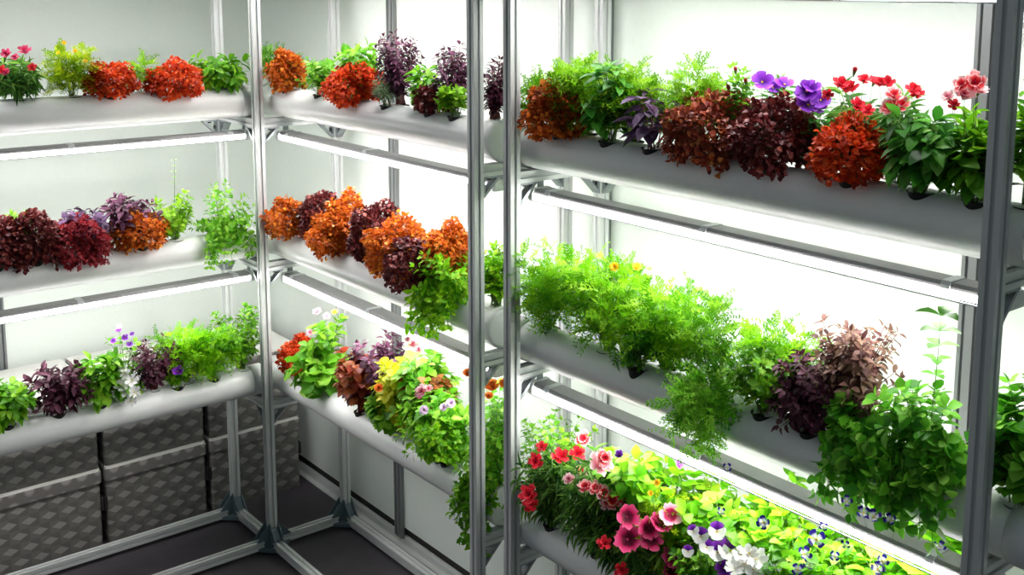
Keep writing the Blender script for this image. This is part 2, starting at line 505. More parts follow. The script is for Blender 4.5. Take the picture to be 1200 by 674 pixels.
class Leaves:
    def __init__(s): s.V = []; s.LI = []; s.LS = []; s.T = []; s.n = 0; s.nl = 0
    def add(s, tpl, P, D, Nn, Ln, W, T):
        tv, tf = tpl
        P = np.atleast_2d(P); D = np.atleast_2d(D); Nn = np.atleast_2d(Nn)
        k = len(P)
        if k == 0: return
        D = D/(np.linalg.norm(D, axis=1, keepdims=True)+1e-9)
        S = np.cross(D, Nn); S /= (np.linalg.norm(S, axis=1, keepdims=True)+1e-9)
        Nn = np.cross(S, D)
        Ln = np.broadcast_to(Ln, (k,)); W = np.broadcast_to(W, (k,)); T = np.broadcast_to(T, (k,))
        V = P[:, None] + tv[None, :, 1:2]*Ln[:, None, None]*D[:, None] + tv[None, :, 0:1]*W[:, None, None]*S[:, None] + tv[None, :, 2:3]*Ln[:, None, None]*Nn[:, None]
        m = len(tv)
        s.V.append(V.reshape(-1, 3)); s.T.append(np.repeat(T, m))
        li = np.array([i for q in tf for i in q]); ls = np.array([len(q) for q in tf])
        offs = s.n + np.arange(k)*m
        s.LI.append((li[None] + offs[:, None]).ravel()); s.LS.append(np.tile(ls, k))
        s.n += k*m
    def build(s, name, m, parent):
        me = bpy.data.meshes.new(name)
        V = np.concatenate(s.V); LI = np.concatenate(s.LI); LS = np.concatenate(s.LS); T = np.concatenate(s.T)
        me.vertices.add(len(V)); me.vertices.foreach_set('co', V.astype(np.float32).ravel())
        me.loops.add(len(LI)); me.loops.foreach_set('vertex_index', LI.astype(np.int32))
        me.polygons.add(len(LS))
        st = np.concatenate([[0], np.cumsum(LS)[:-1]]).astype(np.int32)
        me.polygons.foreach_set('loop_start', st); me.polygons.foreach_set('loop_total', LS.astype(np.int32))
        me.polygons.foreach_set('use_smooth', np.ones(len(LS), bool))
        at = me.attributes.new('tint', 'FLOAT', 'POINT'); at.data.foreach_set('value', T.astype(np.float32))
        me.materials.append(m); me.update(calc_edges=True); me.validate()
        return link(name, me, parent)

PAL = {
 'orangered': [(110, 24, 14), (196, 56, 22), (224, 84, 34), (236, 118, 50)],
 'orange': [(92, 42, 18), (184, 84, 24), (220, 120, 34), (244, 174, 56)],
 'rust': [(84, 36, 18), (160, 74, 24), (206, 100, 30), (224, 142, 58)],
 'maroon': [(52, 16, 20), (86, 26, 30), (112, 40, 40), (150, 76, 60)],
 'winered': [(84, 18, 28), (128, 30, 44), (168, 52, 60), (120, 40, 40)],
 'brownred': [(70, 24, 20), (122, 46, 34), (160, 70, 40), (186, 116, 58)],
 'purple': [(46, 20, 36), (78, 40, 62), (108, 64, 90), (62, 28, 46)],
 'darkpurple': [(40, 14, 26), (64, 28, 44), (92, 46, 66), (52, 20, 32)],
 'purplegrey': [(52, 30, 54), (84, 60, 94), (118, 92, 128), (66, 34, 60)],
 'purplepink': [(78, 44, 48), (120, 84, 76), (158, 128, 104), (92, 52, 58)],
 'green': [(44, 102, 14), (84, 152, 20), (124, 186, 34), (158, 206, 58)],
 'deepgreen': [(30, 84, 22), (54, 126, 34), (88, 160, 50), (134, 188, 88)],
 'dgreen': [(38, 84, 34), (66, 120, 42), (104, 156, 58), (142, 180, 80)],
 'lightgreen': [(60, 130, 22), (104, 178, 36), (146, 206, 60), (178, 220, 92)],
 'brightgreen': [(64, 134, 10), (112, 184, 16), (152, 212, 28), (186, 228, 58)],
 'lime': [(80, 140, 18), (118, 178, 24), (154, 204, 40), (190, 220, 76)],
 'yellowgreen': [(96, 142, 16), (140, 180, 20), (178, 200, 30), (214, 214, 56)],
 'greygreen': [(70, 96, 70), (104, 130, 96), (140, 160, 120), (160, 172, 140)],
 'coleusred': [(92, 30, 24), (150, 60, 36), (176, 96, 50), (98, 112, 40)],
 'yellowleaf': [(150, 170, 30), (206, 206, 40), (228, 222, 60), (120, 170, 40)],
 'browncopper': [(110, 62, 28), (150, 90, 44), (186, 120, 70), (120, 70, 40)],
 'limeleaf': [(62, 136, 12), (98, 174, 18), (134, 200, 30), (172, 216, 60)],
 'mintgreen': [(44, 112, 22), (80, 160, 34), (122, 196, 54), (168, 220, 96)],
}
LM = {k: leaf_mat('leaf_' + k, v, trans=.2 if k in ('maroon', 'purple', 'darkpurple', 'purplegrey', 'brownred') else .44, spec=.22 if 'urple' in k else .3) for k, v in PAL.items()}
SM = {'green': mat('green_stem', (92, 128, 52), .5), 'red': mat('reddish_stem', (112, 52, 48), .5)}

T_OVAL = leaf_oval(); T_BASIL = leaf_oval(.1, .38, ((0, .08), (.18, .7), (.45, 1.), (.75, .72), (1., 0.)))
T_ROUND = leaf_oval(.08, .18, ((0, .12), (.15, .75), (.45, 1.), (.8, .72), (1., 0.))); T_SMALL = leaf_small(); T_NARROW = leaf_narrow(); T_LOBED = leaf_lobed(); T_NEEDLE = leaf_needle()
T_FROND = [leaf_frond(seed=i, n=6) for i in range(4)]
T_FRILL = [leaf_frill(seed=i) for i in range(4)]

POSTS = [(0, 0), (0, LB), (MBK, 0), (0, -1.269), (MBK, -1.269), (XR, -1.402), (RB, -1.402), (XR, -2.66), (RB, -2.66)]
def free(rk, tier, W):
    """True where a world point is clear of pipes, posts, lamps and walls"""
    ok = np.ones(len(W), bool)
    for r in 'LMR':
        if r != rk and not (rk in 'LM' and r in 'LM'): continue
        for t in (1, 2, 3):
            o = (W[:, 1] if r == 'L' else W[:, 0]) - OFF[r]; z = W[:, 2] - ZT[t]
            a = W[:, 0] if r == 'L' else W[:, 1]
            inside = (a > SPAN[r][0]-.003) & (a < SPAN[r][1]+.003)
            ok &= ~(((o*o + z*z) < (RP+.0035)**2) & inside)
            if t < 3:
                ok &= ~((abs(W[:, 1 if r == 'L' else 0] - LO) < .037) & (z > -.142) & (z < -.092))
    if tier == 1: pass
    for x, y in POSTS: ok &= ~((abs(W[:, 0]-x) < .018) & (abs(W[:, 1]-y) < .018))
    ok &= (W[:, 0] < WALLX - .01) & (W[:, 1] < WALLY - .01)
    return ok

def unit(v): return v/(np.linalg.norm(v, axis=-1, keepdims=True)+1e-9)

# ------------------------------------------------------------------ flowers
def petal(n_r, n_a, L, W, z0, z1, frill, rng, base_w=.12):
    """fan shaped petal along +y; returns verts, quads, radial value"""
    V = []; T = []
    for i in range(n_r):
        t = i/(n_r-1)
        w = W*(base_w + (1-base_w)*math.sin(min(1, t*1.05)*PI/2)**1.2)
        for j in range(n_a):
            s = j/(n_a-1)*2-1
            y = L*t*(1 - .16*s*s*t) + (rng.uniform(-1, 1)*frill*L if i == n_r-1 else 0)
            z = z0 + (z1-z0)*t*t + .06*L*math.sin(6*s + i)*t
            V.append((s*w/2, y, z)); T.append(t)
    F = [(i*n_a+j, i*n_a+j+1, (i+1)*n_a+j+1, (i+1)*n_a+j) for i in range(n_r-1) for j in range(n_a-1)]
    return V, F, T
def flower_mat(name, stops, rough=.55):
    m = leaf_mat(name, [s[1] for s in stops], rough, .25, .2)
    cr_ = [n for n in m.node_tree.nodes if n.type == 'VALTORGB'][0].color_ramp
    for e, s in zip(cr_.elements, stops): e.position = s[0]
    return m
FM = {
 'red': flower_mat('petal_red', [(0, (120, 10, 30)), (.35, (214, 30, 50)), (.7, (222, 38, 58)), (1, (234, 70, 84))]),
 'redwhite': flower_mat('petal_red_white', [(0, (170, 16, 40)), (.45, (218, 40, 56)), (.7, (232, 90, 96)), (1, (246, 222, 222))]),
 'pinkwhite': flower_mat('petal_pink_white', [(0, (206, 60, 90)), (.4, (236, 130, 150)), (.75, (246, 196, 204)), (1, (250, 236, 236))]),
 'pink': flower_mat('petal_pink', [(0, (150, 16, 60)), (.4, (222, 50, 110)), (.7, (232, 80, 130)), (1, (240, 130, 164))]),
 'magenta': flower_mat('petal_magenta', [(0, (60, 6, 26)), (.42, (110, 10, 46)), (.6, (206, 30, 96)), (1, (226, 90, 140))]),
 'pinkeye': flower_mat('petal_pink_dark_eye', [(0, (100, 8, 40)), (.5, (180, 20, 80)), (.62, (232, 140, 172)), (1, (240, 190, 206))]),
 'violet': flower_mat('petal_violet', [(0, (50, 12, 90)), (.4, (104, 28, 160)), (.7, (136, 48, 190)), (1, (160, 86, 210))]),
 'white': flower_mat('petal_white', [(0, (220, 226, 190)), (.3, (244, 244, 236)), (.7, (248, 248, 246)), (1, (250, 250, 250))]),
 'lilac': flower_mat('petal_lilac', [(0, (190, 120, 200)), (.4, (220, 180, 226)), (.75, (236, 216, 240)), (1, (246, 240, 248))]),
 'yellow': flower_mat('petal_yellow', [(0, (226, 150, 10)), (.4, (244, 196, 20)), (.7, (248, 212, 40)), (1, (250, 226, 80))]),
 'orangef': flower_mat('petal_orange', [(0, (200, 70, 10)), (.4, (238, 110, 30)), (.7, (244, 132, 50)), (1, (248, 170, 90))]),
 'torenia': flower_mat('petal_white_blue_edge', [(0, (240, 226, 130)), (.3, (226, 228, 236)), (.5, (206, 206, 230)), (.66, (40, 24, 130))]),
 'bud': flower_mat('flower_bud', [(0, (70, 110, 50)), (.4, (96, 130, 60)), (.7, (170, 40, 50)), (1, (200, 50, 60))]),
 'centre': flower_mat('flower_centre', [(0, (236, 200, 40)), (.4, (236, 200, 40)), (.7, (220, 180, 30)), (1, (220, 180, 30))]),
}
FSPEC = {  # petals, layers, width, frill, cup
 'red': (5, 2, .74, .13, .3), 'redwhite': (5, 2, .76, .14, .25), 'pinkwhite': (5, 2, .78, .14, .25), 'pink': (5, 2, .74, .13, .3),
 'magenta': (5, 1, .88, .12, .2), 'pinkeye': (5, 1, .88, .12, .2), 'violet': (5, 1, .86, .08, .3), 'white': (6, 1, .62, .12, .25),
 'lilac': (6, 2, .9, .05, .3), 'yellow': (8, 2, .6, .03, .15), 'orangef': (7, 3, .7, .05, .4), 'torenia': (4, 1, .72, .05, .4),
}
FMAP = {'yellowdot': 'yellow', 'orangeflower': 'orangef', 'reddot': 'bud'}
_fm = {}
def flower_mesh(kind, variant):
    key = (kind, variant)
    if key in _fm: return _fm[key]
    rng = random.Random(hash((len(kind), ord(kind[0]), variant)) & 0xffff)
    V = []; F = []; T = []; MI = []
    def put(vs, fs, ts, rot, tilt, mi, sc=1., z=0.):
        b = len(V); R_ = Matrix.Rotation(rot, 3, 'Z') @ Matrix.Rotation(tilt, 3, 'X')
        for v in vs: V.append(tuple(R_ @ (Vector(v)*sc) + Vector((0, 0, z))))
        T.extend(ts); F.extend(tuple(b+i for i in f) for f in fs); MI.extend([mi]*len(fs))
    mats = []
    if kind == 'bud':
        mats = [FM['bud']]
        for q in range(6):
            put(*petal(4, 3, .9, .4, 0, .1, 0, rng, .6), q*PI/3, 1.25, 0)
    elif kind == 'viola':
        mats = [FM['violet'], FM['white'], FM['centre']]
        for q, w, mi in ((.35, 1.1, 0), (-.35, 1.1, 0), (1.75, 1., 1), (-1.75, 1., 1), (PI, 1.3, 1)):
            put(*petal(4, 5, .5, .5*w, .02, .06, .03, rng), q, .15, mi, 1, .004 if mi else 0)
        put(*petal(2, 3, .1, .12, 0, 0, 0, rng, .8), PI, .1, 2, 1, .03)
    else:
        npet, lay, w, fr, cup = FSPEC[kind]
        mats = [FM[kind], FM['centre' if kind in ('torenia', 'violet', 'white', 'lilac') else ('orangef' if kind in ('yellow', 'orangef') else 'magenta')]]
        for l in range(lay):
            for q in range(npet):
                put(*petal(4, 5, .5*(1 - .22*l), .5*w*(1 - .15*l), 0, .06, fr, rng), q*2*PI/npet + l*.6 + rng.uniform(-.12, .12), cup + .42*l + rng.uniform(-.1, .1), 0, 1, .015*l)
        for q in range(5): put(*petal(2, 2, .07, .06, .0, .02, 0, rng, .8), q*2*PI/5, .5, 1, 1, .02 + .02*lay)
    # green calyx
    b = len(V); n = 6
    for z, r in ((-.02, .11), (-.2, .07), (-.3, .02)):
        for i in range(n): V.append((r*math.cos(2*PI*i/n), r*math.sin(2*PI*i/n), z)); T.append(0)
    for k_ in range(2):
        for i in range(n):
            j = (i+1) % n; F.append((b+k_*n+i, b+k_*n+j, b+(k_+1)*n+j, b+(k_+1)*n+i)); MI.append(len(mats))
    mats = mats + [SM['green']]
    me = bpy.data.meshes.new('flower')
    me.from_pydata(V, [], F)
    for m_ in mats: me.materials.append(m_)
    me.polygons.foreach_set('material_index', MI)
    me.polygons.foreach_set('use_smooth', [True]*len(F))
    at = me.attributes.new('tint', 'FLOAT', 'POINT'); at.data.foreach_set('value', np.array(T, np.float32))
    me.update(); _fm[key] = me
    return me

# ------------------------------------------------------------------ plants
FLAB = {'red': 'red flower', 'redwhite': 'red and white flower', 'pinkwhite': 'pale pink flower', 'pink': 'pink flower', 'magenta': 'magenta flower',
        'pinkeye': 'pink flower with a dark eye', 'violet': 'violet flower', 'white': 'white flower', 'lilac': 'lilac flower head', 'yellow': 'small yellow flower',
        'orangef': 'orange flower', 'torenia': 'white flower with dark blue edge', 'bud': 'red bud', 'viola': 'purple and white flower'}
CATEGORY = {'rosemary': 'herb'}
def make_plant(i, name, kind, rk, s, o, z0, r, H, drop, lx, ly, pal, label, group, flowers, opt):
    rng = np.random.default_rng(1000+i)
    H = min(H, opt.get('hmax', .30 if kind != 'mint' else .25))
    if opt.get('back'):
        if rk == 'L': ly += opt['back']
        else: lx += opt['back']
    base_ = np.array(pt(rk, s, o, z0))
    root = empty(name, base_, label, 'plant', group)
    # black net cup sunk in the pipe
    cup = MB().lathe([(-.03, .017), (-.03, .0185), (-.001, .0235), (.001, .026), (-.001, .026), (-.002, .022), (-.004, .021)], (0, 0, 0), (0, 0, 1), 20).build('net_cup', M['cup'], root)
    MB().lathe([(0, .0215), (.003, .012), (.004, 0)], (0, 0, -.005), (0, 0, 1), 20).build('growing_medium', M['soil'], root)
    lv = Leaves(); sm = MB()
    top = H; bot = -drop - .012
    cz = (top+bot)/2; rz = (top-bot)/2
    lean = np.array([lx, ly, 0.])
    cen = np.array([lx, ly, cz])
    view = unit(np.array([-.64, -.76, 0.]))
    if kind != 'mound': r *= 1.1
    rdep = min(r, .095)                        # depth towards / away from the wall
    rA = np.array([r, rdep, rz]) if rk == 'L' else np.array([rdep, r, rz])
    ph = rng.uniform(0, 6.28, 6)
    def lump(d):
        return 1.04 + .13*np.sin(3*d[:, 0]*2 + ph[0] + 2*d[:, 2]) + .11*np.sin(5*d[:, 1] + ph[1]) + .07*np.sin(7*d[:, 2] + 4*d[:, 0] + ph[2])
    def ok(P): return free(rk, None, P + base_)
    def stemtube(p0, pm, p1, w=.0022, n=4):
        pts = [((1-t)**2*p0 + 2*t*(1-t)*pm + t*t*p1) for t in np.linspace(0, 1, n)]
        for a, b, q in zip(pts[:-1], pts[1:], range(n)):
            sm.tube(a, b, w*(1-q*.2), 5, 0, w*(.8-q*.2))
    sp = opt.get('sparse', 0)
    if kind == 'mound':
        L0 = .0138
        n = int(min(3600, 2.1*9*(r*2)*(rz*2)/(L0*.0115)))
        d = rng.normal(size=(n, 3)); d = unit(d); d = d[(d[:, 2] > -.75)]
        n = len(d)
        rad = rng.uniform(.55, 1., n)**.6
        P = cen + d*rA*(rad*lump(d))[:, None]
        out_ = unit(d*np.array([1, 1, .9]))
        D = unit(out_*.75 + rng.normal(size=(n, 3))*.55 + np.array([0, 0, .15]))
        Nn = unit(out_*.5 + np.array([0, 0, .8]) + rng.normal(size=(n, 3))*.45)
        L = L0*rng.uniform(.7, 1.25, n)
        tint = np.clip(rng.beta(2.2, 2., n), 0, 1)
        k = ok(P) & ok(P + D*L[:, None])
        lv.add(T_SMALL, P[k], D[k], Nn[k], L[k], L[k]*rng.uniform(.75, 1.05, k.sum()), tint[k])
        for q in range(14):
            dd = unit(rng.normal(size=3)*np.array([1, 1, .4]) + np.array([0, 0, .5]))
            e = cen + dd*rA*.8
            stemtube(np.array([rng.uniform(-.01, .01), rng.uniform(-.01, .01), 0]), np.array([0, 0, max(cz*.6, .01)]), e, .0016, 3)
        stemmat = SM['red']
    else:
        K = {  # stems, nodes, leaf length, aspect, template set, droop, pairs, up-bias
         'basil': (17, 6, .044, .58, [T_BASIL], .35, 2), 'pbasil': (22, 7, .034, .55, [T_BASIL], .3, 2),
         'leafy': (26, 6, .022, .72, [T_LOBED, T_OVAL], .15, 3), 'mint': (40, 8, .029, .88, [T_OVAL, T_ROUND], .15, 2),
         'feather': (24, 4, .058, .9, T_FROND, .1, 2), 'dianthus': (30, 7, .046, .16, [T_NARROW], .35, 2),
         'needle': (16, 9, .026, .14, [T_NEEDLE], -.1, 4), 'lettuce': (12, 3, .075, .75, T_FRILL, .3, 2),
         'begonia': (28, 5, .040, .80, [T_OVAL, T_BASIL], .25, 2),
        }[kind]
        ns, nn, LL, asp, TS, droop, pr = K
        if opt.get('small'): LL *= .64; ns = int(ns*2.3)
        if opt.get('mid'): LL *= .66; ns = int(ns*2.4)
        if opt.get('big'): LL *= 1.75; ns = 9; nn = 3
        if rk != 'R' and kind in ('leafy',): LL *= 1.1
        if kind == 'leafy' and pal == 'deepgreen': LL *= 1.3
        size = r*rz/(.07*.1)
        ns = max(6, int(ns*min(max(size, .45), 2.6)**.8))
        if sp: ns = max(5, int(ns*.5))
        ns = int(ns*opt.get('dense', 1))
        stemmat = SM['red'] if pal in ('purple', 'darkpurple', 'purplegrey', 'purplepink', 'coleusred') else SM['green']
        cols = []
        for q in range(ns):
            hang = drop > .05 and q % 5 < (1 if kind == 'mint' else 2)
            d = rng.normal(size=3); d[2] = abs(d[2])*1.0 - (.75 if drop > .05 else .25)
            if drop > .05: d[:2] += view[:2]*.9*(d[2] < .2)
            d = unit(d)
            rad = rng.uniform(.45, 1.)**.5
            d = np.sign(d)*np.abs(d)**.72; d[2] = min(d[2], .97)
            e = cen + d*rA*rad*(1 + .12*math.sin(ph[3] + 5*d[0] + 3*d[1]))
            p0 = np.array([rng.uniform(-.012, .012), rng.uniform(-.012, .012), -.002])
            pm = np.array([e[0]*.45, e[1]*.45, max(e[2]*.75, .03 + H*.12)])
            if hang:
                c_ = rng.uniform(-.85, .85)*r; zz = -rng.uniform(.1, 1.)**.8*(drop+.02); oo = -(RP + OFF[rk]*0 + rng.uniform(.012, .04)) - (o - OFF[rk])
                cr_v = np.array(cr(rk)); ax_v = np.array(ax(rk))
                e = lean + ax_v*c_ + cr_v*oo + np.array([0, 0, zz])
                pm = ax_v*c_*.6 + cr_v*(oo*1.05) + np.array([0, 0, .05])
            e_in = e - unit(e - pm)*LL*.45
            tt = np.linspace(0, 1, 5)
            if (free(rk, None, ((1-tt)[:, None]**2*p0 + 2*(tt*(1-tt))[:, None]*pm + (tt**2)[:, None]*e_in)[1:] + base_)).all():
                stemtube(p0, pm, e_in, .0017 if kind not in ('feather', 'leafy') else .0011, 4)
            t0 = .3 if kind != 'lettuce' else .15
            tn = np.linspace(t0, 1, nn)
            rot0 = rng.uniform(0, 6.28)
            PP, DD, NN, LN = [], [], [], []
            for b, t in enumerate(tn):
                p = (1-t)**2*p0 + 2*t*(1-t)*pm + t*t*e_in
                ax_ = unit(2*(1-t)*(pm-p0) + 2*t*(e_in-pm))
                u = unit(np.cross(ax_, [.3, .2, .9])); w = np.cross(ax_, u)
                last = b == nn-1
                for m_ in range(pr + (2 if last else 0)):
                    a = rot0 + b*1.57 + m_*2*PI/(pr + (2 if last else 0)) + rng.normal()*.25
                    sd = u*math.cos(a) + w*math.sin(a)
                    dd = unit(sd*(.9 if not last or opt.get('big') else .6) + ax_*(.1 if opt.get('big') else .45 if not last else .7) + np.array([0, 0, -droop*.6]) + rng.normal(size=3)*.15)
                    nn_ = unit(ax_*.8 + np.array([0, 0, .7]) + rng.normal(size=3)*.2)
                    if opt.get('big'):
                        az = rng.uniform(0, 6.28) if last else math.atan2(p[1], p[0]) + rng.normal()*.9
                        dd = unit(np.array([math.cos(az), math.sin(az), rng.uniform(-.25, .3)])); nn_ = unit(np.array([0, 0, 1.]) + rng.normal(size=3)*.22)
                    PP.append(p + sd*.004); DD.append(dd); NN.append(nn_); LN.append(LL*rng.uniform(.7, 1.15)*(.78 if last else 1))
            cols.append((np.array(PP), np.array(DD), np.array(NN), np.array(LN), np.full(len(PP), hang)))
        PP, DD, NN, LN, HG = [np.concatenate(x) for x in zip(*cols)]
        # keep inside the plant's outline
        q = (PP + DD*LN[:, None]*.7 - cen)/(rA*1.12)
        k = (((np.abs(q)**3).sum(1) < 1.25) | HG) & ok(PP) & ok(PP + DD*LN[:, None]) & ok(PP + DD*LN[:, None]*.5)
        PP, DD, NN, LN = PP[k], DD[k], NN[k], LN[k]
        ti = np.clip(rng.beta(2., 2., len(PP)), 0, 1)
        pick = rng.integers(0, len(TS), len(PP))
        for b, T in enumerate(TS):
            m_ = pick == b
            lv.add(T, PP[m_], DD[m_], NN[m_], LN[m_], LN[m_]*asp*rng.uniform(.85, 1.15, m_.sum()), ti[m_])
    fl_objs = []
    for q, (ft, fx, fy, fz, fs) in enumerate(flowers):
        p = np.array([fx, fy, fz])
        if ft in ('spike', 'shoot'):
            p0 = np.array([lx*.5, ly*.5, H*.5])
            stemtube(p0, (p0+p)/2 + np.array([.004, 0, 0]), p, .0014, 5)
            tt = np.linspace(.45 if ft == 'shoot' else .6, 1, 5)
            pts = p0 + (p-p0)*tt[:, None]
            for b, P_ in enumerate(pts):
                for a in range(2 if ft == 'spike' else 3):
                    an = b*1.6 + a*PI*(1 if ft == 'spike' else .67)
                    dv = np.array([math.cos(an), math.sin(an), .35])
                    lv.add(T_OVAL, P_, dv, np.array([0, 0, 1.]), (.013 if ft == 'spike' else .026 + .004*b), (.008 if ft == 'spike' else .018 + .003*b), .45)
            continue
        fk = FMAP.get(ft, ft)
        if not ok(p[None])[0]: continue
        nrm = unit(unit(p - cen*np.array([1, 1, .6]))*.5 + view*.65 + np.array([0, 0, .45]) + rng.normal(size=3)*.22)
        fo = link('flower', flower_mesh(fk, q % 3), root)
        if fk in FLAB: fo['label'] = FLAB[fk]
        z_ = Vector(nrm); M3 = z_.to_track_quat('Z', 'Y').to_matrix() @ Matrix.Rotation(rng.uniform(-.5, .5) if fk == 'viola' else rng.uniform(0, 6.28), 3, 'Z')
        sc_ = fs*1.08
        fo.matrix_local = Matrix.Translation(Vector(p)) @ M3.to_4x4() @ Matrix.Scale(sc_, 4)
        bot_ = p - nrm*fs*.3
        p0 = np.array([lx*.6 + rng.uniform(-.01, .01), ly*.6 + rng.uniform(-.01, .01), max(.01, min(H*.35, p[2]*.5))])
        pm = np.array([p[0]*.7, p[1]*.7, max(p[2]*.6, p0[2])])
        stemtube(p0, pm, bot_, .0013, 5)
    if lv.n: lv.build('foliage', LM[pal], root)
    if sm.v: sm.build('stem', stemmat, root)
    return root

